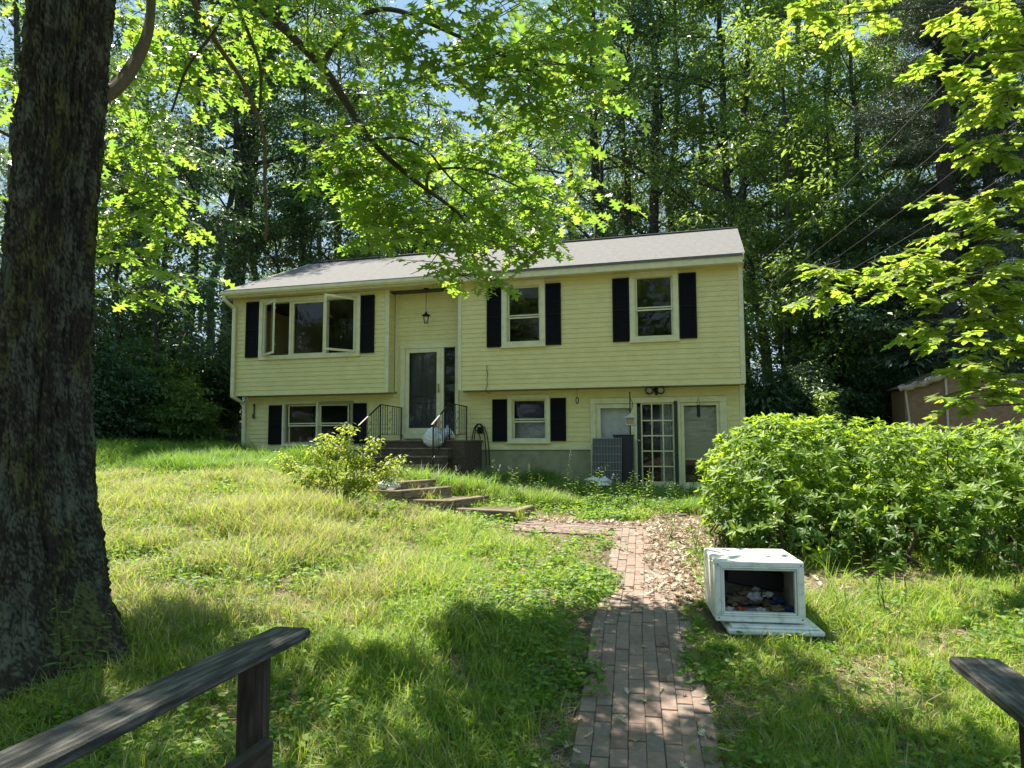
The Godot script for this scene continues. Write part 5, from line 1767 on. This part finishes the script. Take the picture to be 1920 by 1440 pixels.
func forest() -> void:
	var sp := {"d": [spray(M.forest_dark, 1, 30, 0.55, 0.17), spray(M.forest_dark, 2, 24, 0.65, 0.19)], "m": [spray(M.forest_mid, 3, 28, 0.55, 0.17), spray(M.forest_mid, 4, 24, 0.62, 0.18)], "l": [spray(M.forest_light, 5, 28, 0.50, 0.16), spray(M.forest_light, 6, 22, 0.6, 0.18)]}
	# seen from the front: [across at one metre, distance, height, crown, lowest limb, tone, girth, lean]
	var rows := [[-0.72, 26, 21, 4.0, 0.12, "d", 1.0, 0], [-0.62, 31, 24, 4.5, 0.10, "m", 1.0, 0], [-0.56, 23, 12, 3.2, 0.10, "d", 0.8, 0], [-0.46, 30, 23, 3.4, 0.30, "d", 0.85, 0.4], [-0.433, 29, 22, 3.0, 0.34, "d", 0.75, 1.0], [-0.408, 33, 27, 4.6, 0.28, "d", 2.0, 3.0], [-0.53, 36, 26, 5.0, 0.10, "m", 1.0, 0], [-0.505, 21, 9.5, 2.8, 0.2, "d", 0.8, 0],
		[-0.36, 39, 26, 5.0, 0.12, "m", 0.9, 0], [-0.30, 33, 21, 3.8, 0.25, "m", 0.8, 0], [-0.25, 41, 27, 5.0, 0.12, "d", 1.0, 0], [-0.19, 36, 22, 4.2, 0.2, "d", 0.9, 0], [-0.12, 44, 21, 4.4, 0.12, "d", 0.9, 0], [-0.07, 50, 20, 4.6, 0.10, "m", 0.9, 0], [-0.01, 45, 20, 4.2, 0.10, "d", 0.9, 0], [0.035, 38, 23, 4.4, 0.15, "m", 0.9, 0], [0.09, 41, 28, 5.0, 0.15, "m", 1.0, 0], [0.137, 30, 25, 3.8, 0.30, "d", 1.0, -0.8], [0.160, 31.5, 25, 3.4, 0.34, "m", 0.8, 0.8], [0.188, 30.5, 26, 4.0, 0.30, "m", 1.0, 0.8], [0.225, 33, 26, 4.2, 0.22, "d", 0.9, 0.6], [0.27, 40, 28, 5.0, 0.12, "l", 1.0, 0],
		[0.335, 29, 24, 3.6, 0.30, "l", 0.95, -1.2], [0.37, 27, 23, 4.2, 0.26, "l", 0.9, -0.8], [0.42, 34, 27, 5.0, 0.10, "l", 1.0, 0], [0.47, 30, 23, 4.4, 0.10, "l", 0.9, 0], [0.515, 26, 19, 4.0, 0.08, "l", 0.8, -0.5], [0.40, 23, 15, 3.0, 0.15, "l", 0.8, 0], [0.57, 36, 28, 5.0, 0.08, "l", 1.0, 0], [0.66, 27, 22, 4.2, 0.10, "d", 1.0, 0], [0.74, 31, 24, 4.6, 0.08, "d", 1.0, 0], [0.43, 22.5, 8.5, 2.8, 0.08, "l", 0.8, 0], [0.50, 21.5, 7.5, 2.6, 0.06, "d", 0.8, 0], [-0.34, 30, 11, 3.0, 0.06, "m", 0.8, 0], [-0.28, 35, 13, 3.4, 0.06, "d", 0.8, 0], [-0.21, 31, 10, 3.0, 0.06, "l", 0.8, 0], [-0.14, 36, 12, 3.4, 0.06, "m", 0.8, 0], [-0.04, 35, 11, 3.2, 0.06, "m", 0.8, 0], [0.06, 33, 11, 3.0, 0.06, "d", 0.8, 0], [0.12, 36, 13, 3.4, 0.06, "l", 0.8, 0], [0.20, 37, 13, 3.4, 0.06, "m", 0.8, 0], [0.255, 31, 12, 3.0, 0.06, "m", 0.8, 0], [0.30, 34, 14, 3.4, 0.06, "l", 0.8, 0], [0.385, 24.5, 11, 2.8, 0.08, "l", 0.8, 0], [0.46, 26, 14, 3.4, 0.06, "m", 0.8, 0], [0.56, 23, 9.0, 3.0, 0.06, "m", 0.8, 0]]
	var far := []
	for k in 13: far.append([-0.80 + k * 0.133, 56.0 + 5.0 * (k % 3), 26.0 + (k * 7) % 5 - (7.0 if absf(-0.80 + k * 0.133 + 0.07) < 0.12 else 0.0), 5.5, 0.04, "m" if k % 2 else "d", 1.0, 0.0])
	rows += far
	var seen := {}
	var words := ["first", "second", "third", "fourth", "fifth", "sixth", "seventh", "eighth", "ninth", "tenth", "eleventh", "twelfth", "thirteenth", "fourteenth", "fifteenth", "sixteenth", "seventeenth", "eighteenth", "nineteenth", "twentieth", "twenty-first", "twenty-second"]
	rows.sort_custom(func(a, b): return a[0] < b[0])
	var k := 0
	for r in rows:
		var side := "left of the house" if r[0] < -0.385 else "behind the roof" if r[0] < 0.33 else "right of the house"
		var depth := "far back" if r[1] > 52 else "near" if r[1] < 25.5 else "mid-forest"
		var tone: String = {"d": "dark green", "m": "green", "l": "pale green"}[r[5]]
		var key := depth + side + tone
		seen[key] = seen.get(key, -1) + 1
		var p := Vector3(r[0] * r[1], 0, -r[1])
		p.y = ground(p.x, p.z)
		var label := "%s forest tree %s, %s, %s such tree from the left" % [tone, side, depth, words[seen[key]]]
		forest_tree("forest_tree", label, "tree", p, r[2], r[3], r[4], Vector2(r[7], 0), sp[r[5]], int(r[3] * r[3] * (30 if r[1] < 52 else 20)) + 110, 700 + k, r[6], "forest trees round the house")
		k += 1
	var needles := []
	for i in 2:
		rng.seed = 80 + i
		var mb := MB.new()
		var mb2 := MB.new()
		for j in 90:
			var p := Vector3(rng.randf_range(-0.32, 0.32), rng.randf_range(-0.06, 0.06), rng.randf_range(-0.32, 0.32))
			var d := (Vector3(p.x, 0.15, p.z) + sphere() * 0.35).normalized()
			var s := d.cross(sphere()).normalized() * 0.008
			(mb if j % 2 else mb2).tri(p - s, p + s, p + d * rng.randf_range(0.12, 0.2))
		var am := ArrayMesh.new()
		mb.put(am, M.needle[0])
		mb2.put(am, M.needle[1])
		needles.append(am)
	pine(Vector3(12.6, ground(12.6, -20.2), -20.2), 22.0, "thick dark pine standing right of the house behind the maple leaves", 41, needles)
	pine(Vector3(16.5, ground(16.5, -24), -24), 20.0, "dark pine at the far right edge behind the tent", 43, needles, 0.08)
	# undergrowth
	var low := [[-0.47, 21.0, Vector3(1.7, 2.3, 1.5), "l", "rounded green bush left of the downspout"], [-0.535, 21.5, Vector3(1.6, 2.6, 1.5), "m", "dark leafy bush between the oak trunk and the house"], [-0.59, 19.5, Vector3(1.5, 2.4, 1.4), "d", "dark bush right behind the oak trunk"], [-0.42, 23.5, Vector3(1.6, 3.0, 1.5), "d", "tall dark bush beside the left house corner"], [-0.66, 22.0, Vector3(2.0, 3.5, 1.8), "d", "dark bush at the left edge behind the oak"], [-0.50, 25.5, Vector3(2.0, 4.5, 1.8), "d", "tall shaded thicket behind the left bushes"], [-0.57, 26.5, Vector3(2.2, 4.5, 1.8), "d", "shaded thicket behind the oak trunk"],
		[0.355, 21.5, Vector3(1.4, 3.0, 1.4), "d", "dark bush against the right house corner"], [0.40, 20.5, Vector3(1.4, 2.6, 1.4), "d", "dark bush one step right of the house corner"], [0.437, 18.8, Vector3(0.5, 1.9, 0.5), "l", "pale sunlit sapling in front of the dark thicket right of the house"], [0.46, 22.0, Vector3(1.8, 4.2, 1.6), "d", "tall dark thicket behind the pale sapling"], [0.505, 22.6, Vector3(1.6, 3.2, 1.4), "m", "dark bush left of the tent"], [0.58, 23.0, Vector3(2.0, 4.6, 1.6), "d", "dark thicket behind the tent"], [0.65, 22.5, Vector3(2.0, 4.2, 1.6), "d", "dark thicket right of the tent"], [0.70, 20.0, Vector3(1.8, 3.4, 1.4), "d", "dark bush at the right edge below the maple"], [0.49, 25.0, Vector3(2.4, 6.0, 1.8), "m", "high green thicket deep in the woods right of the house"]]
	var small := {"d": [spray(M.forest_dark, 11, 30, 0.34, 0.10), spray(M.forest_dark, 12, 26, 0.36, 0.11)], "m": [spray(M.forest_mid, 13, 30, 0.32, 0.10), spray(M.forest_mid, 14, 26, 0.36, 0.11)], "l": [spray(M.forest_light, 15, 26, 0.26, 0.13), spray(M.forest_light, 16, 20, 0.24, 0.13)]}
	for i in low.size():
		var r: Array = low[i]
		var p := Vector3(r[0] * r[1], 0, -r[1])
		p.y = ground(p.x, p.z)
		var s: Vector3 = r[2]
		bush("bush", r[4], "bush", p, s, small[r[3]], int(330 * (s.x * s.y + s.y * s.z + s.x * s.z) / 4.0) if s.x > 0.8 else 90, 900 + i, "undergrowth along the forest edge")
	# trees on the other side of the yard, behind the camera, which the windows mirror
	for i in 22:
		var p := Vector3(19.0 + 2.6 * (i - 18), 0.0, -8.0 + 2.4 * ((i * 2) % 5)) if i >= 18 else Vector3(-34.0 + 2.9 * i, -0.3, 9.0 + 5.0 * ((i * 2) % 3)) if i < 12 else Vector3(-21.0 - 4.0 * ((i - 12) % 3), 0.2, -9.0 + 3.2 * (i - 12))
		forest_tree("roadside_tree", "tree behind the viewer, %s from the left, mirrored in the windows" % words[i], "tree", p, 12.0 + (i * 5) % 6, 3.8, 0.05, Vector2.ZERO, sp["dm"[i % 2]], 620 if i < 12 else 1300, 990 + i, 1.0, "trees behind the viewer")


# ------------------------------------------------------------------ ground cover
func on_lawn(x: float, z: float) -> float:       # 0 where nothing grows, 1 full lawn
	if in_house(x, z, 0.04): return 0.0
	var d := path_edge(x, z)
	if d < -0.16: return 0.0
	var k := smoothstep(-0.16, 0.14, d + 0.5 * noise.get_noise_2d(x * 40.0, z * 40.0) * smoothstep(-0.3, 0.0, d))
	var hv := house_uv(x, z)
	if hv.x > 4.6 and hv.x < 7.1 and hv.y < 2.45 and hv.y > LOW: return 0.0
	if Vector2(x + 3.5, z + 5.5).length() < 0.55: return 0.0
	if x > 1.66 and x < 2.58 and z > -6.80 and z < -5.88: return 0.0
	# litter strip right of the path
	if z < -6.6 and z > -12.9 and x > walk_x(-z) and x < walk_x(-z) + 0.42 + 0.75 * smoothstep(6.5, 8.5, -z): k *= 0.10
	return k


func dryness(x: float, z: float) -> float:
	return noise.get_noise_2d(x * 16.0 + 40, z * 16.0) + 0.35 * noise.get_noise_2d(x * 60.0, z * 60.0 + 70)


func cover() -> void:
	var kinds := []
	rng.seed = 5
	for k in 6:       # tufts of grass: five for the lawn, one tall
		var mbs := [MB.new(), MB.new()]
		for j in (13 if k < 5 else 22):
			var a := rng.randf() * TAU
			var d := Vector3(cos(a), 0, sin(a))
			var p := Vector3(rng.randf_range(-1, 1), 0, rng.randf_range(-1, 1)) * 0.065
			var up := rng.randf_range(0.035, 0.115) * (1.0 if k < 4 else 1.5)
			(mbs[0 if rng.randf() < 0.72 else 1] as MB).blade(p, d, up, rng.randf_range(0.005, 0.0095), up * rng.randf_range(0.3, 1.3), 2)
		var am := ArrayMesh.new()
		(mbs[0] as MB).put(am, M.grass[k % 3] if k < 3 else M.straw if k == 3 else M.grass[1] if k == 4 else M.grass[2])
		if (mbs[1] as MB).v.size(): (mbs[1] as MB).put(am, M.grass[(k + 1) % 3] if k != 4 else M.straw)
		kinds.append(am)
	var lists := [[], [], [], [], [], []]
	var weeds := [[], [], [], []]
	var tries := 0
	while tries < 150000:
		tries += 1
		var f := 2.2 + 18.5 * pow(rng.randf(), 0.92)
		var x := rng.randf_range(-0.80, 0.78) * (f + 0.6)
		if f > 17.0 and x > -7.0: continue
		var k := on_lawn(x, -f)
		if rng.randf() > k: continue
		if f < 12.9 and f > 7.2 and x > 2.6 and rng.randf() < 0.85: continue
		var dry := dryness(x, -f)
		var patch := noise.get_noise_2d(x * 55.0 + 500, f * 55.0)       # hand-sized thick and thin spots
		var wide := noise.get_noise_2d(x * 14.0 - 200, f * 14.0)
		if patch < rng.randf_range(-0.22, 0.16) and rng.randf() < (0.75 if f > 6.0 else 0.5): continue
		if wide + 0.6 * patch > rng.randf_range(0.5, 1.0) + 0.5 * smoothstep(4.6, 7.5, f) - 0.12 * smoothstep(1.3, 0.2, Vector2((x + 0.75) * 0.8, f - 4.6).length()): continue
		var p := Vector3(x, ground(x, -f) - 0.004, -f)
		var grow := clampf(0.80 + 0.03 * f, 0.8, 1.3) * rng.randf_range(0.6, 1.3) * (1.35 + 1.1 * patch)
		grow *= lerpf(0.45, 1.0, smoothstep(0.0, 0.5, path_edge(x, -f)))
		if f > 9.5 and x > -0.6 and x < 2.2: grow *= 0.7
		var kind := 0 if wide > rng.randf_range(-0.15, 0.25) else 1
		if rng.randf() < 0.25: kind = 2
		if rng.randf() < 0.07 + 0.38 * smoothstep(0.05, 0.45, dry): kind = 3
		if rng.randf() < 0.05: kind = 4
		if x < -1.2 and f > 6.0 and f < 14.0 and rng.randf() < 0.22 + 0.3 * smoothstep(-0.1, 0.3, wide):
			kind = 4
			grow *= 1.15
		var hv := house_uv(x, -f)
		if f > 12.95 and hv.y < 3.0 and hv.x > 6.2:       # rank growth in the bed before the house
			kind = 5 if rng.randf() < 0.7 else 4
			grow *= 1.5 if hv.x < 9.8 else 0.8
		elif f > 14.5 and x < -4.5 and rng.randf() < 0.5:
			kind = 5
			grow *= 1.3
		if x > -2.7 and x < 0.5 and f > 11.4 and f < 13.0: grow *= 0.55
		var leafy_here := smoothstep(-0.05, 0.30, noise.get_noise_2d(x * 22 + 300, f * 22))
		if rng.randf() < 0.14 + (0.45 if f < 9.0 else 0.25) * leafy_here + 0.25 * smoothstep(1.6, 0.3, absf(x - 0.1)) * smoothstep(8.5, 6.5, f):
			(weeds[rng.randi() % 4] as Array).append(Transform3D(turned(rng.randf_range(0.7, 1.5) * clampf(0.7 + 0.05 * f, 0.8, 1.4), 0.35), p))
			if rng.randf() < 0.7: continue
		(lists[kind] as Array).append(Transform3D(turned(grow, 0.25), p))
	var names := ["bright green lawn grass in thin tufts", "yellow-green lawn grass in thin tufts", "deep green lawn grass in thin tufts", "dry straw-coloured grass between the green tufts", "taller mixed grass tufts in the lawn", "rank grass in the shaded bed before the house"]
	for k in 6: tag(many("grass", kinds[k], lists[k]), names[k], "grass")
	# low leafy weeds
	for k in 4:
		var mbs := [MB.new(), MB.new()]
		for j in 8:
			var a := rng.randf() * TAU
			var r := rng.randf() * 0.075
			var c := Vector3(cos(a) * r, rng.randf_range(0.015, 0.085), sin(a) * r)
			var d := Vector3(cos(a * 3 + j), rng.randf_range(-0.2, 0.5), sin(a * 3 + j))
			(mbs[j % 2] as MB).leaf(PLAIN_LEAF, Transform3D(leaf_basis(d, 0.8, rng.randf_range(0.028, 0.052)).scaled_local(Vector3(1, 1, 1.5)), c), 0.25, 0.15)
			(mbs[0] as MB).tri(Vector3(c.x * 0.3, 0, c.z * 0.3), Vector3(c.x * 0.3 + 0.003, 0, c.z * 0.3), c)
		var am := ArrayMesh.new()
		(mbs[0] as MB).put(am, M.weed[k % 2] if k < 3 else M.grass[1])
		(mbs[1] as MB).put(am, M.weed[(k + 1) % 2] if k < 2 else M.grass[2])
		tag(many("clover", am, weeds[k]), ["low leafy clover weeds scattered through the lawn", "broad leafy weeds mixed into the lawn", "dark small-leaved ground weeds in the lawn", "pale small-leaved ground weeds in the lawn"][k], "weeds")
	# dead stems and straw lying on the earth
	var straw := []
	tries = 0
	while tries < 13000:
		tries += 1
		var f := 2.4 + 11.5 * pow(rng.randf(), 0.9)
		var x := rng.randf_range(-0.78, 0.76) * (f + 0.4)
		if path_edge(x, -f) < 0.03 or in_house(x, -f, 0.1) or on_lawn(x, -f) == 0.0: continue
		straw.append(Transform3D(turned(rng.randf_range(0.6, 1.5), 0.12), Vector3(x, ground(x, -f) + 0.004, -f)))
	var bits := [MB.new(), MB.new(), MB.new()]
	for j in 20:
		var a := rng.randf() * TAU
		var d := Vector3(cos(a), rng.randf_range(-0.05, 0.15), sin(a)) * rng.randf_range(0.03, 0.09)
		var p := Vector3(rng.randf_range(-0.08, 0.08), rng.randf_range(0.001, 0.014), rng.randf_range(-0.08, 0.08))
		var w := Vector3(-sin(a), 0.3, cos(a)) * rng.randf_range(0.001, 0.003)
		(bits[j % 3] as MB).quad(p - w, p + w, p + d + w * 0.4, p + d - w * 0.4)
	var litter := ArrayMesh.new()
	(bits[0] as MB).put(litter, M.straw)
	(bits[1] as MB).put(litter, M.dry_leaf[2])
	(bits[2] as MB).put(litter, M.dry_leaf[0])
	tag(many("dry_stems", litter, straw), "dry straw and broken stems lying on the bare earth", "straw")
	# fallen leaves
	var dead := [[], [], []]
	tries = 0
	while tries < 52000:
		tries += 1
		var f := rng.randf_range(2.6, 13.2)
		var x := rng.randf_range(-3.6, 4.6)
		var strip := x - walk_x(minf(f, 11.2))
		var much := 0.022
		if f > 6.4 and f < 12.9 and strip > -0.05 and strip < 1.15: much = 0.95 * smoothstep(6.4, 7.6, f) * smoothstep(-0.10, 0.30, strip) * smoothstep(1.3, 0.8, strip)
		if path_edge(x, -f) < 0.1 and path_edge(x, -f) > -0.15: much = maxf(much, 0.09)
		if path_edge(x, -f) < 0.0: much = maxf(much, 0.02)
		var c := cross_walk(x, -f)
		if c.x > 0.0 and c.x < 3.2 and c.y < 0.32 and c.y > -0.30: much = 0.75
		if dryness(x, -f) > 0.30 and f < 7.0: much = maxf(much, 0.07)
		if rng.randf() > much: continue
		if x > 1.66 and x < 2.58 and -f > -6.80 and -f < -5.88: continue
		var lift := 0.030 if path_edge(x, -f) < 0.0 else 0.012
		var b := Basis(Vector3.UP, rng.randf() * TAU) * Basis(Vector3.RIGHT, rng.randf_range(-0.5, 0.5)) * Basis(Vector3.BACK, rng.randf_range(-0.4, 0.4))
		(dead[rng.randi() % 3] as Array).append(Transform3D(b.scaled_local(Vector3.ONE * rng.randf_range(0.045, 0.10)), Vector3(x, ground(x, -f) + lift + rng.randf() * 0.012, -f)))
	for k in 3:
		var mb := MB.new()
		mb.leaf(OAK_LEAF, Transform3D(), [0.5, 0.3, 0.7][k], [0.1, -0.25, 0.3][k])
		tag(many("leaf_litter", mb.mesh(M.dry_leaf[k]), dead[k]), ["tan fallen oak leaves beside the brick path", "pale bleached fallen leaves beside the brick path", "dark brown fallen leaves beside the brick path"][k], "fallen leaves")


func stalk(called: String, label: String, category: String, at: Vector3, h: float, seed_: int, kind: String, group: String) -> void:
	rng.seed = seed_
	var o := thing(called, label, category, at, 0.0, group)
	var stem := MB.new()
	var leaves := MB.new()
	var head := MB.new()
	var n := 1 if kind == "spike" else 3
	for s in n:
		var e := Vector3(rng.randf_range(-0.25, 0.25) * h, h * rng.randf_range(0.8, 1.0), rng.randf_range(-0.2, 0.2) * h)
		var line := wander(Vector3(rng.randf_range(-0.04, 0.04), -0.03, rng.randf_range(-0.04, 0.04)), e, 9, 0.06)
		stem.tube(line, rad(9, 0.006, 0.002), 5)
		var m := int(h * 26)
		for k in m:
			var f := 0.12 + 0.86 * k / m
			var p := line[int(f * 8)].lerp(line[mini(int(f * 8) + 1, 8)], f * 8 - int(f * 8))
			var a := k * 2.4
			var d := Vector3(cos(a), rng.randf_range(-0.1, 0.5), sin(a))
			leaves.leaf(LONG_LEAF, Transform3D(leaf_basis(d, 0.35, lerpf(0.13, 0.05, f) * rng.randf_range(0.7, 1.2)), p), 0.2, 0.2)
		if kind != "leafy":
			for k in 26:
				var f := 1.0 + 0.18 * k / 26.0
				var p := line[8] + (line[8] - line[7]).normalized() * (f - 1.0) * h + sphere() * 0.014 * (1.3 - k / 26.0)
				head.tri(p, p + sphere() * 0.018, p + sphere() * 0.018)
	part("stem", stem, M.weed_stem, o)
	part("leaves", leaves, M.weed[seed_ % 2], o)
	if kind != "leafy": part("flower_head", head, M.petal, o)


func clump(label: String, at: Vector3, h: float, n: int, w: float, spread: float, seed_: int, mat: Material, group: String) -> void:
	rng.seed = seed_
	var o := thing("grass_clump", label, "grass clump", at, 0.0, group)
	var mb := MB.new()
	for k in n:
		var a := rng.randf() * TAU
		var d := Vector3(cos(a), 0, sin(a))
		mb.blade(Vector3(rng.randf_range(-0.07, 0.07), -0.01, rng.randf_range(-0.07, 0.07)), d, h * rng.randf_range(0.5, 1.05), w * rng.randf_range(0.7, 1.2), h * spread * rng.randf_range(0.3, 1.2), 6)
	part("blades", mb, mat, o)


func at_ground(x: float, z: float) -> Vector3:
	return Vector3(x, ground(x, z), z)


func weeds() -> void:
	var words := ["first", "second", "third", "fourth", "fifth", "sixth", "seventh", "eighth", "ninth", "tenth", "eleventh", "twelfth", "thirteenth", "fourteenth", "fifteenth", "sixteenth", "seventeenth", "eighteenth", "nineteenth", "twentieth"]
	for w in ["first", "second", "third", "fourth", "fifth", "sixth", "seventh", "eighth", "ninth"]: words.append("twenty-" + w)
	rng.seed = 64
	var xs := []
	for k in 29:
		var x := -1.15 + k * 0.186
		xs.append([x, rng.randf_range(13.35, 15.2) - 0.13 * x, rng.randf_range(0.38, 0.85), "spike" if k % 4 == 0 else "leafy"])
	for k in xs.size():
		var w: Array = xs[k]
		stalk("tall_weed", "%s weed in front of the foundation, %s from the left" % ["flowering" if w[3] == "spike" else "leafy", words[k]], "weed", at_ground(w[0], -w[1]), w[2] * 1.1, 1200 + k, w[3], "weeds growing in front of the house")
	var more := [[-2.75, 4.55, .85, "leafy", "lance-leaved weed growing against the foot of the oak"], [-2.5, 4.2, .45, "leafy", "low leafy weed between the oak and the railing"], [2.75, 7.6, .75, "spike", "flowering grass stalk behind the freezer, left one"], [3.6, 7.35, .70, "spike", "flowering stalk in the shade of the rhododendron, middle one"], [3.9, 7.2, .66, "spike", "flowering stalk in the shade of the rhododendron, right one"], [3.35, 6.5, .55, "leafy", "leafy weed in the tall grass right of the freezer"], [4.9, 7.0, .6, "spike", "seed stalk at the right edge below the rhododendron"], [2.4, 9.3, .5, "leafy", "weed at the left foot of the rhododendron"], [2.25, 10.2, .45, "leafy", "weed between leaf litter and rhododendron"]]
	for k in more.size():
		var w: Array = more[k]
		stalk("tall_weed", w[4], "weed", at_ground(w[0], -w[1]), w[2], 1300 + k, w[3], "")
	var gs := [[-0.62, 3.25, .42, 22, .022, .8, 2, "clump of broad sword-shaped leaves beside the railing post"], [-1.35, 14.1, .55, 26, .016, 1.1, 0, "arching grass clump in front of the entry steps"], [-0.85, 14.1, .45, 20, .015, 1.1, 1, "arching grass clump right of the timber steps"], [0.12, 12.05, .38, 40, .008, .5, 1, "upright grass clump at the corner of the lowest timber step"], [2.68, 6.9, .45, 30, .014, .9, 1, "long arching grass at the back corner of the freezer"], [2.95, 6.5, .42, 30, .013, .9, 2, "long grass tuft right of the freezer"], [3.2, 7.2, .5, 28, .013, .9, 0, "long grass tuft between freezer and rhododendron"], [2.75, 5.9, .36, 26, .012, .9, 1, "grass tuft in front of the right freezer corner"], [3.6, 6.2, .42, 28, .013, .9, 0, "long grass tuft in the sunny patch right of the freezer"], [4.1, 6.7, .40, 26, .013, .9, 1, "long grass tuft near the right edge below the shrub"], [2.35, 4.6, .36, 22, .013, .9, 2, "long grass tuft left of the right railing post"], [2.05, 4.1, .34, 20, .012, .9, 0, "grass tuft by the path in the right foreground"], [2.30, 8.6, .42, 26, .013, .8, 2, "grass tuft behind the freezer beside the leaf litter"], [2.9, 5.2, .36, 26, .012, .9, 1, "grass tuft in the dappled shade at the right"], [-2.0, 3.9, .32, 40, .006, .8, 1, "fine grass tuft behind the left railing"], [-1.55, 3.5, .30, 44, .006, .8, 0, "fine grass tuft under the left railing"], [-1.2, 4.1, .30, 40, .006, .8, 1, "fine grass tuft right behind the left railing"], [-0.6, 4.3, .26, 36, .006, .8, 2, "fine grass tuft right of the railing post"], [-2.5, 5.3, .34, 40, .006, .8, 1, "fine grass tuft at the right root of the oak"]]
	for k in gs.size():
		var g: Array = gs[k]
		clump(g[7], at_ground(g[0], -g[1]), g[2] * 1.15, int(g[3] * 1.3), g[4], g[5], 1400 + k, M.grass[g[6]], "grass clumps")
	# sunlit shrub left of the timber steps
	var tips := [spray([M.tip, M.maple[2], M.tip], 21, 16, 0.15, 0.07, PLAIN_LEAF, 0.5), spray([M.tip, M.maple[0]], 22, 14, 0.13, 0.065, PLAIN_LEAF, 0.5)]
	rng.seed = 55
	var at := at_ground(-2.75, -11.55)
	var o := thing("sunlit_shrub", "small open shrub with bright yellow-green leaves left of the timber steps", "shrub", at)
	var mb := MB.new()
	var lists := [[], []]
	for e in [Vector3(0.05, 1.25, 0), Vector3(-0.25, 1.05, 0.05), Vector3(0.55, 0.98, 0.0), Vector3(-0.95, 0.75, 0.1), Vector3(0.95, 0.55, 0.1), Vector3(-0.45, 0.85, 0.1), Vector3(-0.85, 0.62, 0.1), Vector3(-0.3, 0.55, 0.3), Vector3(0.35, 0.72, 0.1), Vector3(0.75, 0.52, 0.15), Vector3(0.15, 0.5, 0.35), Vector3(0.85, 0.72, -0.1), Vector3(-0.1, 0.92, -0.1), Vector3(0.45, 0.45, 0.3), Vector3(-0.6, 0.45, 0.25), Vector3(0.2, 0.85, 0.05)]:
		var line := wander(Vector3(rng.randf_range(-0.08, 0.08), -0.05, rng.randf_range(-0.08, 0.08)), e, 8, 0.16, 0.08)
		mb.tube(line, rad(8, 0.011, 0.003), 5)
		for j in 17:
			var p := line[2].lerp(line[7], pow(rng.randf(), 0.7)) if j > 3 else line[7]
			(lists[j % 2] as Array).append(Transform3D(turned(rng.randf_range(0.8, 1.3), 0.4), p + sphere() * 0.07 * Vector3(1.4, 0.8, 1)))
	part("stem", mb, M.twig, o)
	for k in 2: many("foliage", tips[k], lists[k], o)


func ground_sheet() -> void:
	var xs := []
	var zs := []
	var x := -110.0
	while x < 110.0:
		xs.append(x)
		x += 0.2 if absf(x) < 9.0 else (1.0 if absf(x) < 24.0 else 5.0)
	var z := -130.0
	while z < 60.0:
		zs.append(z)
		z += 0.2 if z > -21.0 and z < -1.0 else (1.0 if z > -40 and z < 8.0 else 5.0)
	var mb := MB.new()
	for k in zs:
		for i in xs:
			var y := ground(i, k)
			if in_house(i, k, -0.12): y = 0.4
			var dx := ground(i + 0.1, k) - ground(i - 0.1, k)
			var dz := ground(i, k + 0.1) - ground(i, k - 0.1)
			mb.vert(Vector3(i, y, k), Vector3(-dx, 0.2, -dz).normalized())
	var w := xs.size()
	for j in zs.size() - 1:
		for i in w - 1:
			var a := j * w + i
			mb.face(a, a + w, a + w + 1)
			mb.face(a, a + w + 1, a + 1)
	setting("ground", mb, M.soil)


func _ready() -> void:
	var cam := Camera3D.new()
	cam.name = "camera"
	add_child(cam)
	cam.fov = 56.83
	cam.near = 0.05
	cam.far = 400.0
	cam.transform = Transform3D(Basis(Vector3.RIGHT, 0.0825894) * Basis(Vector3.BACK, -0.00300795), Vector3(0, 1.8, 0))
	cam.current = true
	var env := Environment.new()
	env.background_mode = Environment.BG_SKY
	var sm := ProceduralSkyMaterial.new()
	sm.sky_top_color = Color(0.57, 0.70, 0.82)
	sm.sky_horizon_color = Color(0.78, 0.86, 0.92)
	sm.sky_curve = 0.15
	sm.sky_energy_multiplier = 1.0
	sm.ground_bottom_color = Color(0.16, 0.18, 0.12)
	sm.ground_horizon_color = Color(0.40, 0.46, 0.44)
	sm.sun_angle_max = 12.0
	var sky := Sky.new()
	sky.sky_material = sm
	env.sky = sky
	env.background_energy_multiplier = 0.48
	env.tonemap_mode = Environment.TONE_MAPPER_LINEAR
	env.tonemap_exposure = 3.0
	env.sdfgi_enabled = true
	env.ssao_enabled = true
	env.ssil_enabled = true
	var we := WorldEnvironment.new()
	we.name = "surroundings"
	we.environment = env
	add_child(we)
	var sun := DirectionalLight3D.new()
	sun.name = "sun"
	sun.light_energy = 1.5
	sun.light_color = Color(1.0, 0.965, 0.90)
	sun.light_angular_distance = 0.53
	sun.shadow_enabled = true
	add_child(sun)
	var e := deg_to_rad(62.0)
	var az := deg_to_rad(38.0)
	var to_sun := Vector3(-sin(az) * cos(e), sin(e), -cos(az) * cos(e))
	sun.look_at_from_position(to_sun * 60.0, Vector3.ZERO, Vector3.UP)
	noise.seed = 12
	noise.frequency = 0.01
	noise.fractal_octaves = 4
	rng.seed = 1
	materials()
	print("materials ", Time.get_ticks_msec())
	ground_sheet()
	brick_path()
	build_house()
	print("house ", Time.get_ticks_msec())
	stoop()
	forest()
	print("forest ", Time.get_ticks_msec())
	oak()
	maple()
	print("oak ", Time.get_ticks_msec())
	rhododendron()
	timber_steps()
	freezer()
	railings()
	tent()
	cables()
	small_things()
	print("things ", Time.get_ticks_msec())
	weeds()
	cover()
	print("cover ", Time.get_ticks_msec())
